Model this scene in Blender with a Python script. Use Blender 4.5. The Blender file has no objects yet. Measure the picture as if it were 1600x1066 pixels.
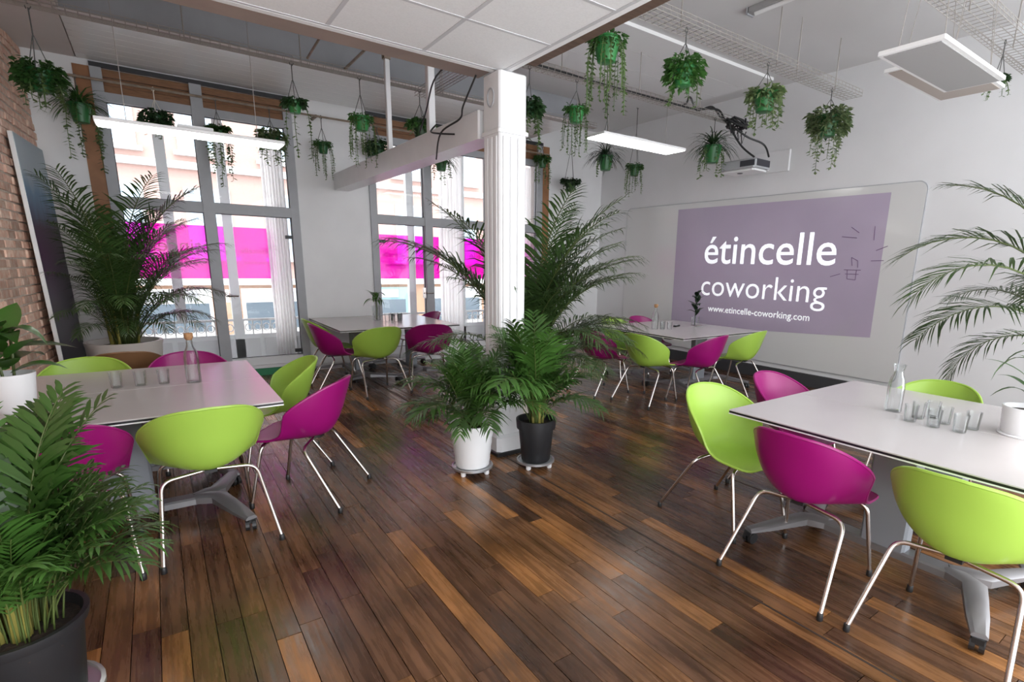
import bpy, math, random
from mathutils import Vector, Matrix
random.seed(7)
PI = math.pi
R = math.radians
S = bpy.context.scene
C = S.collection

# ------------------------------------------------------------------ camera
F_PX, PITCH, ROLL, YAW, PPX, PPY, EYE = 830.2254, .2249, -.0212, .6363, 862.248, 601.999, 1.55
fw = Vector((math.sin(YAW)*math.cos(PITCH), math.cos(YAW)*math.cos(PITCH), -math.sin(PITCH)))
rt = Vector((math.cos(YAW), -math.sin(YAW), 0))
dn = fw.cross(rt)
cr, sr = math.cos(ROLL), math.sin(ROLL)
rx, dy_ = cr*rt + sr*dn, -sr*rt + cr*dn
cam_d = bpy.data.cameras.new('camera')
cam = bpy.data.objects.new('camera', cam_d)
C.objects.link(cam)
M4 = Matrix.Identity(4)
for i in range(3):
    M4[i][0], M4[i][1], M4[i][2] = rx[i], -dy_[i], -fw[i]
M4[2][3] = EYE
cam.matrix_world = M4
cam_d.sensor_fit = 'HORIZONTAL'
cam_d.sensor_width = 36
cam_d.lens = F_PX/1600*36
cam_d.shift_x = (800-PPX)/1600
cam_d.shift_y = (PPY-533)/1600
cam_d.clip_start = .05
cam_d.clip_end = 200
S.camera = cam

# ------------------------------------------------------------------ world, sun, exposure
w = bpy.data.worlds.new('world')
S.world = w
w.use_nodes = True
bg = w.node_tree.nodes['Background']
bg.inputs[0].default_value = (.93, .96, 1, 1)
bg.inputs[1].default_value = 3.2
sd = bpy.data.lights.new('sun', 'SUN')
sd.energy = .9
sd.angle = R(3)
sd.color = (1, .96, .9)
sun = bpy.data.objects.new('sun', sd)
C.objects.link(sun)
sun.rotation_euler = (R(32), 0, R(-14))
S.view_settings.view_transform = 'Standard'
S.view_settings.look = 'None'
S.view_settings.gamma = 1
S.view_settings.use_curve_mapping = False
S.view_settings.exposure = .62

# ------------------------------------------------------------------ helpers
class MB:
    def __init__(s):
        s.v, s.f, s.m = [], [], []
        s.mi = 0
    def add(s, vs, fs):
        o = len(s.v)
        s.v += [tuple(a) for a in vs]
        for f in fs:
            s.f.append(tuple(i+o for i in f))
            s.m.append(s.mi)
        return s
    def box(s, x0, x1, y0, y1, z0, z1):
        vs = [(x, y, z) for z in (z0, z1) for y in (y0, y1) for x in (x0, x1)]
        return s.add(vs, [(0,2,3,1), (4,5,7,6), (0,1,5,4), (2,6,7,3), (0,4,6,2), (1,3,7,5)])
    def cbox(s, c, d):
        return s.box(c[0]-d[0]/2, c[0]+d[0]/2, c[1]-d[1]/2, c[1]+d[1]/2, c[2]-d[2]/2, c[2]+d[2]/2)
    def bbox(s, x0, x1, y0, y1, z0, z1, b):
        """box with chamfered vertical edges and top edge"""
        pts = [(x0+b,y0),(x1-b,y0),(x1,y0+b),(x1,y1-b),(x1-b,y1),(x0+b,y1),(x0,y1-b),(x0,y0+b)]
        cx, cy = (x0+x1)/2, (y0+y1)/2
        ins = [(px+(b if px < cx else -b)*.7, py+(b if py < cy else -b)*.7) for px, py in pts]
        vs = [(p[0],p[1],z0) for p in pts]+[(p[0],p[1],z1-b*.7) for p in pts]+[(p[0],p[1],z1) for p in ins]
        n = 8
        fs = [tuple(range(n))[::-1], tuple(range(2*n, 3*n))]
        for k in range(2):
            for i in range(n):
                j = (i+1) % n
                fs.append((k*n+i, k*n+j, (k+1)*n+j, (k+1)*n+i))
        return s.add(vs, fs)
    def tube(s, pts, r, n=8, cap=True):
        pts = [Vector(p) for p in pts]
        if not isinstance(r, (list, tuple)):
            r = [r]*len(pts)
        rings = []
        up = None
        for i, p in enumerate(pts):
            t = (pts[min(i+1, len(pts)-1)]-pts[max(i-1, 0)])
            if t.length < 1e-9:
                t = Vector((0,0,1))
            t.normalize()
            if up is None:
                up = Vector((0,0,1)) if abs(t.z) < .9 else Vector((1,0,0))
            a = t.cross(up)
            if a.length < 1e-4:
                a = t.orthogonal()
            a.normalize()
            b = a.cross(t)
            up = b
            rings.append([p+(a*math.cos(2*PI*k/n)+b*math.sin(2*PI*k/n))*r[i] for k in range(n)])
        vs = [q for ring in rings for q in ring]
        fs = []
        for i in range(len(pts)-1):
            for k in range(n):
                j = (k+1) % n
                fs.append((i*n+k, i*n+j, (i+1)*n+j, (i+1)*n+k))
        if cap:
            fs.append(tuple(range(n))[::-1])
            fs.append(tuple((len(pts)-1)*n+k for k in range(n)))
        return s.add(vs, fs)
    def lathe(s, prof, n=24, c=(0,0,0), a0=0):
        vs, fs = [], []
        for r, z in prof:
            for k in range(n):
                a = 2*PI*k/n+a0
                vs.append((c[0]+r*math.cos(a), c[1]+r*math.sin(a), c[2]+z))
        m = len(prof)
        for i in range(m-1):
            for k in range(n):
                j = (k+1) % n
                fs.append((i*n+k, i*n+j, (i+1)*n+j, (i+1)*n+k))
        fs.append(tuple(range(n))[::-1])
        fs.append(tuple((m-1)*n+k for k in range(n)))
        return s.add(vs, fs)
    def mesh(s, name, mats, smooth=False, angle=None):
        me = bpy.data.meshes.new(name)
        me.from_pydata(s.v, [], s.f)
        if not isinstance(mats, (list, tuple)):
            mats = [mats]
        for m in mats:
            me.materials.append(m)
        if len(mats) > 1:
            me.polygons.foreach_set('material_index', s.m)
        if smooth:
            me.polygons.foreach_set('use_smooth', [True]*len(me.polygons))
            if angle:
                me.set_sharp_from_angle(angle=R(angle))
        me.update()
        return me
    def build(s, name, mats, parent=None, smooth=False, angle=40, loc=None, rot=None):
        return link(name, s.mesh(name, mats, smooth, angle), parent, loc, rot)

def link(name, me, parent=None, loc=None, rot=None, scale=None):
    o = bpy.data.objects.new(name, me)
    C.objects.link(o)
    if parent is not None:
        o.parent = parent
    if loc is not None:
        o.location = loc
    if rot is not None:
        o.rotation_euler = rot
    if scale is not None:
        o.scale = scale if isinstance(scale, (list, tuple)) else (scale,)*3
    return o
def tag(o, label=None, cat=None, group=None, kind=None):
    if label: o['label'] = label
    if cat: o['category'] = cat
    if group: o['group'] = group
    if kind: o['kind'] = kind
    return o
def thing(name, label, cat, loc=(0,0,0), rz=0, group=None):
    return tag(link(name, None, None, loc, (0,0,rz)), label, cat, group)
def copy_tree(o, parent=None):
    c = o.copy()
    C.objects.link(c)
    c.parent = parent
    for ch in list(o.children):
        copy_tree(ch, c)
    return c
def fillet(pts, r, n=5):
    """polyline with rounded corners"""
    pts = [Vector(p) for p in pts]
    out = [pts[0]]
    for i in range(1, len(pts)-1):
        a, b, c = pts[i-1], pts[i], pts[i+1]
        d1, d2 = (a-b), (c-b)
        q = min(r, d1.length*.45, d2.length*.45)
        p, e = b+d1.normalized()*q, b+d2.normalized()*q
        for k in range(n+1):
            t = k/n
            out.append(p*(1-t)**2+b*2*t*(1-t)+e*t*t)
    out.append(pts[-1])
    return out

# ------------------------------------------------------------------ materials
MATS = {}
def mat(name, col, rough=.5, metal=0, noise=0, nscale=8, spec=.5, coat=0, vary=0, emit=0, ecol=None, bump=0, bscale=60, col2=None, trans=0, sub=0, stretch=None):
    m = bpy.data.materials.new(name)
    MATS[name] = m
    m.use_nodes = True
    nt = m.node_tree
    N, L = nt.nodes, nt.links
    b = N['Principled BSDF']
    b.inputs['Base Color'].default_value = (*col, 1)
    b.inputs['Roughness'].default_value = rough
    b.inputs['Metallic'].default_value = metal
    b.inputs['Specular IOR Level'].default_value = spec
    b.inputs['Coat Weight'].default_value = coat
    b.inputs['Coat Roughness'].default_value = .08
    if emit:
        b.inputs['Emission Color'].default_value = (*(ecol or col), 1)
        b.inputs['Emission Strength'].default_value = emit
    tc = N.new('ShaderNodeTexCoord')
    out = None
    if noise or col2:
        nz = N.new('ShaderNodeTexNoise')
        nz.inputs['Scale'].default_value = nscale
        nz.inputs['Detail'].default_value = 5
        if stretch:
            mp = N.new('ShaderNodeMapping')
            mp.inputs['Scale'].default_value = stretch
            L.new(tc.outputs['Object'], mp.inputs[0])
            L.new(mp.outputs[0], nz.inputs['Vector'])
        else:
            L.new(tc.outputs['Object'], nz.inputs['Vector'])
        mx = N.new('ShaderNodeMix')
        mx.data_type = 'RGBA'
        c2 = col2 or tuple(max(0, c*(1-noise)) for c in col)
        mx.inputs[6].default_value = (*col, 1)
        mx.inputs[7].default_value = (*c2, 1)
        rp = N.new('ShaderNodeMapRange')
        rp.inputs[1].default_value = .35
        rp.inputs[2].default_value = .65
        L.new(nz.outputs[0], rp.inputs[0])
        L.new(rp.outputs[0], mx.inputs[0])
        out = mx.outputs[2]
    if vary:
        oi = N.new('ShaderNodeObjectInfo')
        hs = N.new('ShaderNodeHueSaturation')
        mr = N.new('ShaderNodeMapRange')
        mr.inputs[3].default_value = 1-vary
        mr.inputs[4].default_value = 1+vary
        L.new(oi.outputs['Random'], mr.inputs[0])
        L.new(mr.outputs[0], hs.inputs['Value'])
        if out: L.new(out, hs.inputs['Color'])
        else: hs.inputs['Color'].default_value = (*col, 1)
        out = hs.outputs[0]
    if out:
        L.new(out, b.inputs['Base Color'])
    if bump:
        n2 = N.new('ShaderNodeTexNoise')
        n2.inputs['Scale'].default_value = bscale
        L.new(tc.outputs['Object'], n2.inputs['Vector'])
        bp = N.new('ShaderNodeBump')
        bp.inputs['Strength'].default_value = bump
        bp.inputs['Distance'].default_value = .01
        L.new(n2.outputs[0], bp.inputs['Height'])
        L.new(bp.outputs[0], b.inputs['Normal'])
    if trans:
        t = N.new('ShaderNodeBsdfTranslucent')
        t.inputs[0].default_value = (*col, 1)
        if out: L.new(out, t.inputs[0])
        ms = N.new('ShaderNodeMixShader')
        ms.inputs[0].default_value = trans
        L.new(b.outputs[0], ms.inputs[1])
        L.new(t.outputs[0], ms.inputs[2])
        L.new(ms.outputs[0], N['Material Output'].inputs[0])
    return m

def clear_mat(name, tint, gloss=.08, rough=.02, diffuse=0, dcol=(1,1,1), ior=1.45):
    """thin clear sheet: light passes straight through, tinted, with a Fresnel sheen"""
    m = bpy.data.materials.new(name)
    m.use_nodes = True
    N, L = m.node_tree.nodes, m.node_tree.links
    N.remove(N['Principled BSDF'])
    t = N.new('ShaderNodeBsdfTransparent')
    t.inputs[0].default_value = (*tint, 1)
    g = N.new('ShaderNodeBsdfGlossy')
    g.inputs['Roughness'].default_value = rough
    fr = N.new('ShaderNodeFresnel')
    fr.inputs[0].default_value = ior
    mu = N.new('ShaderNodeMath')
    mu.operation = 'MULTIPLY'
    mu.inputs[1].default_value = gloss*10
    mu.use_clamp = True
    L.new(fr.outputs[0], mu.inputs[0])
    ms = N.new('ShaderNodeMixShader')
    L.new(mu.outputs[0], ms.inputs[0])
    src = t
    if diffuse:
        d = N.new('ShaderNodeBsdfTranslucent')
        d.inputs[0].default_value = (*dcol, 1)
        m2 = N.new('ShaderNodeMixShader')
        m2.inputs[0].default_value = diffuse
        L.new(t.outputs[0], m2.inputs[1])
        L.new(d.outputs[0], m2.inputs[2])
        src = m2
    L.new(src.outputs[0], ms.inputs[1])
    L.new(g.outputs[0], ms.inputs[2])
    L.new(ms.outputs[0], N['Material Output'].inputs[0])
    return m

def wood_floor():
    m = bpy.data.materials.new('floor_wood')
    m.use_nodes = True
    N, L = m.node_tree.nodes, m.node_tree.links
    b = N['Principled BSDF']
    tc = N.new('ShaderNodeTexCoord')
    oi = N.new('ShaderNodeObjectInfo')
    ge = N.new('ShaderNodeNewGeometry')
    ad = N.new('ShaderNodeMath'); ad.operation = 'ADD'
    fr = N.new('ShaderNodeMath'); fr.operation = 'FRACT'
    L.new(oi.outputs['Random'], ad.inputs[0])
    L.new(ge.outputs['Random Per Island'], ad.inputs[1])
    L.new(ad.outputs[0], fr.inputs[0])
    cr_ = N.new('ShaderNodeValToRGB')
    cr_.color_ramp.interpolation = 'LINEAR'
    els = cr_.color_ramp.elements
    els[0].position = 0; els[0].color = (.052, .025, .014, 1)
    els[1].position = 1; els[1].color = (.29, .125, .038, 1)
    for p, c in ((.3, (.085, .040, .020, 1)), (.6, (.115, .054, .024, 1)), (.85, (.17, .076, .028, 1))):
        e = els.new(p); e.color = c
    L.new(fr.outputs[0], cr_.inputs[0])
    # grain, stretched along the plank
    mp = N.new('ShaderNodeMapping')
    mp.inputs['Scale'].default_value = (38, 2.2, 10)
    L.new(ge.outputs['Position'], mp.inputs[0])
    off = N.new('ShaderNodeVectorMath'); off.operation = 'ADD'
    sc = N.new('ShaderNodeVectorMath'); sc.operation = 'SCALE'
    cv = N.new('ShaderNodeCombineXYZ')
    L.new(fr.outputs[0], cv.inputs[0]); L.new(fr.outputs[0], cv.inputs[1]); L.new(fr.outputs[0], cv.inputs[2])
    L.new(cv.outputs[0], sc.inputs[0]); sc.inputs['Scale'].default_value = 37
    L.new(mp.outputs[0], off.inputs[0]); L.new(sc.outputs[0], off.inputs[1])
    nz = N.new('ShaderNodeTexNoise')
    nz.inputs['Scale'].default_value = 1; nz.inputs['Detail'].default_value = 6; nz.inputs['Roughness'].default_value = .65
    L.new(off.outputs[0], nz.inputs['Vector'])
    m1 = N.new('ShaderNodeMapRange')
    m1.inputs[1].default_value = .3; m1.inputs[2].default_value = .7; m1.inputs[3].default_value = .5; m1.inputs[4].default_value = 1.45
    L.new(nz.outputs[0], m1.inputs[0])
    # worn blotches
    n2 = N.new('ShaderNodeTexNoise')
    n2.inputs['Scale'].default_value = 2.3; n2.inputs['Detail'].default_value = 4
    L.new(ge.outputs['Position'], n2.inputs['Vector'])
    m2 = N.new('ShaderNodeMapRange')
    m2.inputs[1].default_value = .3; m2.inputs[2].default_value = .7; m2.inputs[3].default_value = .6; m2.inputs[4].default_value = 1.55
    L.new(n2.outputs[0], m2.inputs[0])
    mu = N.new('ShaderNodeMath'); mu.operation = 'MULTIPLY'
    L.new(m1.outputs[0], mu.inputs[0]); L.new(m2.outputs[0], mu.inputs[1])
    hs = N.new('ShaderNodeHueSaturation')
    L.new(cr_.outputs[0], hs.inputs['Color']); L.new(mu.outputs[0], hs.inputs['Value'])
    L.new(hs.outputs[0], b.inputs['Base Color'])
    m3 = N.new('ShaderNodeMapRange')
    m3.inputs[1].default_value = .3; m3.inputs[2].default_value = .7; m3.inputs[3].default_value = .16; m3.inputs[4].default_value = .38
    L.new(nz.outputs[0], m3.inputs[0])
    L.new(m3.outputs[0], b.inputs['Roughness'])
    b.inputs['Specular IOR Level'].default_value = .5
    bp = N.new('ShaderNodeBump')
    bp.inputs['Strength'].default_value = .25; bp.inputs['Distance'].default_value = .004
    L.new(nz.outputs[0], bp.inputs['Height'])
    L.new(bp.outputs[0], b.inputs['Normal'])
    return m

m_wall = mat('plaster_white', (.74, .74, .75), .6, noise=.05, nscale=1.5, bump=.05, bscale=40)
m_wallb = mat('plaster_window_wall', (.82, .82, .825), .6, noise=.06, nscale=2)
m_ceil = mat('ceiling_paint', (.66, .65, .65), .7, noise=.05, nscale=1)
m_soff = mat('soffit_paint', (.68, .62, .60), .65, noise=.06, nscale=2)
m_lam = mat('white_lamella', (.88, .88, .88), .18, spec=.5)
m_tile = mat('mineral_ceiling_tile', (.92, .92, .93), .85, noise=.05, nscale=90)
m_tbar = mat('ceiling_grid_bar', (.62, .62, .64), .4)
m_floor = wood_floor()
m_gap = mat('floor_gap_dark', (.012, .008, .006), .9)
m_seam = mat('floor_seam_strip', (.035, .02, .014), .6)
m_white = mat('white_gloss_paint', (.80, .80, .81), .3, noise=.04, nscale=6)
m_whitep = mat('white_plastic', (.82, .82, .82), .35)
m_frame = mat('grey_aluminium_frame', (.40, .41, .43), .45, noise=.06, nscale=9)
m_framed = mat('dark_gasket', (.03, .03, .035), .5)
m_oframe = mat('white_outer_frame', (.84, .85, .86), .4)
m_brown = mat('brown_wood_board', (.28, .13, .055), .55, noise=.35, nscale=5, stretch=(2, 2, 30))
m_orange = mat('tan_wood_reveal', (.35, .16, .07), .55, noise=.2, nscale=6)
m_glass = clear_mat('window_glass', (.97, .98, .98), .05)
m_film = clear_mat('magenta_film', (.84, .05, .72), .05, diffuse=.22, dcol=(.9, .07, .72))
m_filmt = clear_mat('magenta_film_letters', (.50, .01, .36), .05, diffuse=.1, dcol=(.6, .02, .4))
m_tglass = clear_mat('tableware_glass', (.975, .985, .985), .055, ior=1.5)
m_curt = mat('sheer_curtain', (.95, .94, .94), .9, trans=.75)
m_green = mat('lime_shell', (.345, .545, .075), .36, spec=.5, noise=.04, nscale=3)
m_mag = mat('magenta_shell', (.285, .003, .135), .34, spec=.5, noise=.05, nscale=3)
m_brnshell = mat('brown_shell', (.20, .10, .045), .4)
m_chrome = mat('chrome_tube', (.70, .65, .62), .18, metal=1)
m_black = mat('black_plastic', (.015, .015, .016), .4)
m_blackpot = mat('black_pot', (.017, .0175, .02), .45, noise=.1, nscale=30)
m_top = mat('white_table_laminate', (.535, .50, .495), .22, spec=.5, noise=.02, nscale=3)
m_edge = mat('table_black_edge', (.012, .012, .014), .4)
m_leg = mat('grey_table_leg', (.27, .29, .32), .45, metal=.2)
m_foot = mat('silver_foot', (.27, .265, .275), .38, metal=.6)
m_leaf = mat('palm_leaf', (.050, .125, .022), .38, spec=.55, vary=.45, trans=.22)
m_leafd = mat('palm_leaf_dark', (.050, .100, .026), .36, spec=.6, vary=.4, trans=.18)
m_stem = mat('palm_stem', (.085, .115, .03), .45, vary=.25)
m_cane = mat('palm_cane', (.25, .22, .05), .45, vary=.3)
m_rub = mat('broad_leaf', (.045, .13, .02), .28, spec=.6, vary=.4, trans=.15)
m_dleaf = mat('dark_leaf', (.012, .028, .012), .35, vary=.3)
m_hleaf = mat('hanging_leaf', (.045, .13, .025), .5, vary=.4, trans=.2)
m_hleaf2 = mat('variegated_leaf', (.045, .11, .028), .5, vary=.3, trans=.2, col2=(.26, .32, .15), nscale=24)
m_hdark = mat('fern_leaf', (.025, .065, .02), .5, vary=.35, trans=.15)
m_vine = mat('trailing_vine', (.10, .17, .05), .55, vary=.35, trans=.15)
m_hpot = mat('green_hanging_pot', (.018, .115, .03), .4, vary=.2)
m_hpot2 = mat('bright_green_hanging_pot', (.03, .21, .05), .4, vary=.15)
m_cord = mat('dark_cord', (.10, .10, .095), .7)
m_cordw = mat('pale_cord', (.72, .68, .6), .8)
m_soil = mat('soil', (.045, .028, .02), .95, noise=.6, nscale=60, bump=.8, bscale=50)
m_cream = mat('cream_planter', (.72, .67, .62), .45)
m_cork = mat('cork', (.42, .22, .10), .8, noise=.3, nscale=80)
m_steel = mat('zinc_wire', (.42, .39, .36), .4, metal=.7)
m_conduit = mat('brown_conduit', (.30, .23, .17), .5, noise=.3, nscale=12)
m_dark = mat('charcoal_baseboard', (.045, .046, .05), .6)
m_whiteb = mat('glossy_whiteboard', (.66, .66, .655), .14, spec=.55, coat=.3)
m_proj = mat('painted_projection_mauve', (.47, .40, .52), .20, spec=.5, coat=.25, noise=.06, nscale=1.2)  # projector light put into the sheet's own mauve colour
m_ptext = mat('glowing_projection_white', (.95, .97, 1), .5, emit=.35, ecol=(.93, .97, 1))  # lettering glows faintly in place of projected white light
m_mark = mat('marker_ink', (.17, .10, .20), .6)
m_led = mat('led_diffuser', (1, 1, 1), .5, emit=7, ecol=(1, .98, .95))
m_panel = mat('grey_heater_face', (.34, .335, .335), .5)
m_beige = mat('beige_heater_face', (.42, .36, .32), .5)
m_mortar = mat('lime_mortar', (.66, .56, .48), .9, noise=.2, nscale=20, bump=.6, bscale=40)
m_brick = mat('old_brick', (.58, .34, .25), .85, noise=.35, nscale=18, vary=.35, bump=.5, bscale=60, col2=(.66, .50, .40))
m_greenp = mat('green_plinth', (.02, .22, .09), .5)
m_silver = mat('silver_tray', (.55, .56, .58), .3, metal=.8)
m_projr = mat('projector_grey', (.40, .41, .43), .4)
m_projd = mat('projector_grille', (.04, .04, .05), .5)

# ------------------------------------------------------------------ floor
fl = MB().box(-1.7, 7.2, -1.2, 8.0, -.06, -.012).build('floor', m_gap)
tag(fl, 'worn dark brown plank floor', kind='structure')
pw = .0965
rows = []
x = -1.6
while x < 7.1:
    y = -1.1 - random.random()*.9
    while y < 8.0:
        ln = random.choice((.55, .8, 1.0, 1.2, 1.5, 1.8))*random.uniform(.85, 1.15)
        y0, y1 = max(y, -1.1), min(y+ln, 7.99)
        if y1-y0 > .05:
            rows.append((x, y0, y1))
        y += ln
    x += pw
def vis(xm, ym):
    q = Vector((xm, ym, -EYE))
    d = q.dot(fw)
    if d < .3: return 0
    u, v = PPX+F_PX*q.dot(rx)/d, PPY+F_PX*q.dot(dy_)/d
    if u < -40 or u > 1640 or v > 1100: return 0
    return 1/d**2
scored = sorted(rows, key=lambda p: -max(vis(p[0], p[1]+.05), vis(p[0], (p[1]+p[2])/2), vis(p[0], p[2]-.05))*(p[2]-p[1]))
def plank_box(mb, p):
    g = .0016
    dz = random.uniform(-.0012, .0012)
    if abs(p[0]-2.145) < pw/2:
        dz -= .001
    mb.box(p[0]+g, p[0]+pw-g, p[1]+g, p[2]-g, -.014, dz)
for p in scored[:300]:
    mb = MB()
    plank_box(mb, p)
    mb.build('plank', m_floor, fl)
mb = MB()
for p in scored[300:]:
    plank_box(mb, p)
tag(mb.build('planks', m_floor, fl), kind='stuff')
MB().box(2.139, 2.151, -1, 7.9, -.01, .0022).build('joint_strip', m_seam, fl)

# ------------------------------------------------------------------ walls
wb = MB()
YB = 8.0
wb.box(-1.3, -.45, YB, YB+.4, -.3, 3.95)
wb.box(1.65, 2.6, YB, YB+.4, -.3, 3.95)
wb.box(5.75, 7.2, YB, YB+.4, -.3, 3.95)
wb.box(-.45, 1.65, YB, YB+.4, 3.5, 3.95)
wb.box(2.6, 5.75, YB, YB+.4, 3.5, 3.95)
wb.box(-.45, 1.65, YB, YB+.4, -.3, .14)
wb.box(2.6, 5.75, YB, YB+.4, -.3, .14)
tag(wb.build('wall_back', m_wallb), 'white plaster window wall', kind='structure')
tag(MB().box(6.97, 7.2, -1.2, YB, -.06, 3.95).build('wall_right', m_wall), 'white plaster wall behind the whiteboard', kind='structure')
b1 = MB().box(6.93, 6.97, -1.2, YB, 0, .17)
tag(b1.build('baseboard_right', m_dark), 'charcoal baseboard', kind='structure')
tag(MB().box(1.65, 2.6, YB-.02, YB, 0, .09).build('baseboard_back', m_white), kind='structure')
# slanting brick wall on the left: local +x runs along the wall
A0, A1 = Vector((-1.30, 1.6, 0)), Vector((-.84, 8.0, 0))
ang = math.atan2(A1.y-A0.y, A1.x-A0.x)
wl_len = (A1-A0).length
wl = MB().box(-3.0, wl_len, 0, .3, -.06, 3.95).build('wall_left', m_mortar, None, loc=A0, rot=(0, 0, ang))
tag(wl, 'exposed old brick wall with pale mortar', kind='structure')
bricks = []
bh, bl = .068, .225
z = .0
row = 0
while z < 3.55:
    s = .1 - (row % 2)*.115
    while s < wl_len-.02:
        e = min(s+bl*random.uniform(.88, 1.05), wl_len-.004)
        if e-s > .05:
            bricks.append((s, e, z+.006, min(z+bh, 3.55)))
        s = e+.012
    z += bh+.011
    row += 1
def brick_box(mb, q):
    d = random.uniform(.004, .022)
    j = lambda: random.uniform(-.004, .004)
    mb.bbox(q[0]+j(), q[1]+j(), -d, .02, q[2]+j(), q[3]+j(), .006)
# those in open view (over the table, left of the leaning canvas, and high up) singly
def bkey(q):
    s, zz = (q[0]+q[1])/2, (q[2]+q[3])/2
    if zz < .55: return 9
    if 5.05 < s < 6.3 and zz < 2.6: return 8
    return abs(s-4.2)*.5 + (0 if s > 2.9 else 3)
bricks.sort(key=bkey)
for q in bricks[:300]:
    mb = MB(); brick_box(mb, q)
    mb.build('brick', m_brick, wl)
mb = MB()
for q in bricks[300:]:
    brick_box(mb, q)
tag(mb.build('bricks', m_brick, wl), kind='stuff')

# ------------------------------------------------------------------ ceilings
ce = MB().box(-1.7, 7.2, -1.2, 8.4, 3.9, 4.05).build('ceiling', m_ceil)
tag(ce, 'pale grey painted high ceiling', kind='structure')
# lamella raft under the ceiling on the right
for k in range(3):
    MB().bbox(3.0, 6.6, 4.35+k*.44, 4.35+k*.44+.434, 3.862, 3.9, .006).build('lamella_panel', m_lam, ce)
so = MB()
so.box(-1.5, 5.3, 6.72, YB, 3.60, 3.9)
so.box(-1.5, -.42, 3.6, 6.72, 3.60, 3.9)
sof = so.build('trim_1', m_soff)
tag(sof, 'boxed soffit over the windows', kind='structure')
for k in range(7):
    MB().bbox(-.40, 5.28, 6.74+k*.178, 6.74+k*.178+.172, 3.56, 3.6, .008).build('lamella_board', m_lam, sof)
MB().box(-1.4, -.41, 3.6, YB, 3.565, 3.6).build('plain_board', m_soff, sof)
# dropped tile ceiling above the camera
dc = tag(link('ceiling_dropped', None), 'white tiled dropped ceiling', kind='structure')
DX, DY, DZ = 2.24, 3.71, 2.89
xs = [2.19-.6*i for i in range(7)]
ys = [3.65-.6*i for i in range(9)]
for i in range(6):
    for j in range(8):
        MB().bbox(xs[i+1]+.011, xs[i]-.011, ys[j+1]+.011, ys[j]-.011, DZ+.004, DZ+.022, .004).build('ceiling_tile', m_tile, dc)
g = MB()
for xx in xs: g.box(xx-.012, xx+.012, ys[-1], DY, DZ+.0015, DZ+.03)
g.build('grid_bar', m_tbar, dc)
g = MB()
for yy in ys: g.box(xs[-1], DX, yy-.012, yy+.012, DZ+.001, DZ+.03)
g.build('cross_bar', m_tbar, dc)
g = MB()
g.box(xs[-1], DX, 3.662, DY, DZ, DZ+.028)
g.box(2.202, DX, ys[-1], 3.66, DZ, DZ+.028)
g.build('edge_trim', m_tile, dc)
g = MB()
g.box(xs[-1], DX-.01, DY-.04, DY-.012, DZ+.03, 3.9)
g.box(DX-.04, DX-.012, ys[-1], DY-.04, DZ+.03, 3.9)
g.build('upstand', m_soff, dc)

m_band = mat('pinkish_brown_board', (.40, .31, .27), .7, noise=.12, nscale=3)
m_bandd = mat('dark_brown_board', (.16, .10, .07), .7, noise=.3, nscale=5, stretch=(1, 8, 1))
m_gshade = mat('grey_painted_shade', (.33, .34, .36), .6, noise=.15, nscale=2)  # shade on the soffit front, put into the colour as grey
g = MB(); g.box(-1.4, DX-.02, DY+.002, 4.06, 2.95, 3.06); g.build('fascia_board', m_band, dc)
g = MB(); g.box(DX+.002, 2.42, 1.2, 3.56, 2.95, 3.06); g.build('fascia_board', m_bandd, dc)
MB().box(-.40, 5.3, 6.70, 6.719, 3.62, 3.898).build('front_shade_sheet', m_gshade, sof)  # thin grey sheet added to make the soffit front look shaded
# ------------------------------------------------------------------ windows
def bar(root, name, m, x0, x1, z0, z1, y0, y1):
    return MB().box(x0, x1, y0, y1, z0, z1).build(name, m, root)
def gasket(root, x0, x1, z0, z1):
    t = .008
    g = MB()
    g.box(x0, x0+t, YB+.028, YB+.036, z0, z1); g.box(x1-t, x1, YB+.028, YB+.036, z0, z1)
    g.box(x0+t, x1-t, YB+.028, YB+.036, z0, z0+t); g.box(x0+t, x1-t, YB+.028, YB+.036, z1-t, z1)
    g.build('gasket', m_framed, root)
def make_window(n, label, xl, xr, mulls, wood_side):
    root = tag(link('window_%d' % n, None), label, kind='structure')
    fy0, fy1 = YB-.03, YB+.09
    bar(root, 'stile', m_frame, xl, xl+.10, .14, 3.5, fy0, fy1)
    bar(root, 'stile', m_frame, xr-.10, xr, .14, 3.5, fy0, fy1)
    for a in mulls:
        bar(root, 'mullion', m_frame, a-.06, a+.06, .14, 3.5, fy0-.01, fy1)
    edges = [xl+.10]+[q for a in mulls for q in (a-.06, a+.06)]+[xr-.10]
    for k in range(0, len(edges), 2):
        e0, e1 = edges[k], edges[k+1]
        bar(root, 'head_rail', m_frame, e0, e1, 3.17, 3.26, fy0+.004, fy1)
        bar(root, 'transom', m_frame, e0, e1, 2.07, 2.19, fy0+.004, fy1)
        bar(root, 'bottom_rail', m_white, e0, e1, .14, .24, fy0+.004, fy1)
        for i in range(3):
            bar(root, 'wood_slat', m_brown, e0, e1, 3.262+i*.08, 3.262+i*.08+.074, YB+.01+.012*(i % 2), fy1)
        MB().box(e0, e1, YB+.04, YB+.046, .24, 2.07).build('pane', m_glass, root)
        MB().box(e0, e1, YB+.04, YB+.046, 2.19, 3.17).build('pane', m_glass, root)
        gasket(root, e0, e1, .24, 2.07)
        gasket(root, e0, e1, 2.19, 3.17)
    bar(root, 'head_strip', m_framed, xl, xr, 3.5, 3.545, YB-.035, YB-.005)
    return root
w1 = make_window(1, 'tall grey framed window beside the brick wall', -.31, 1.65, [.63], -1)
bar(w1, 'wood_reveal', m_orange, -.45, -.312, .14, 3.5, YB-.01, YB+.09)
bar(w1, 'sill', m_white, -.45, 1.65, .10, .138, YB-.07, YB-.002)
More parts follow.
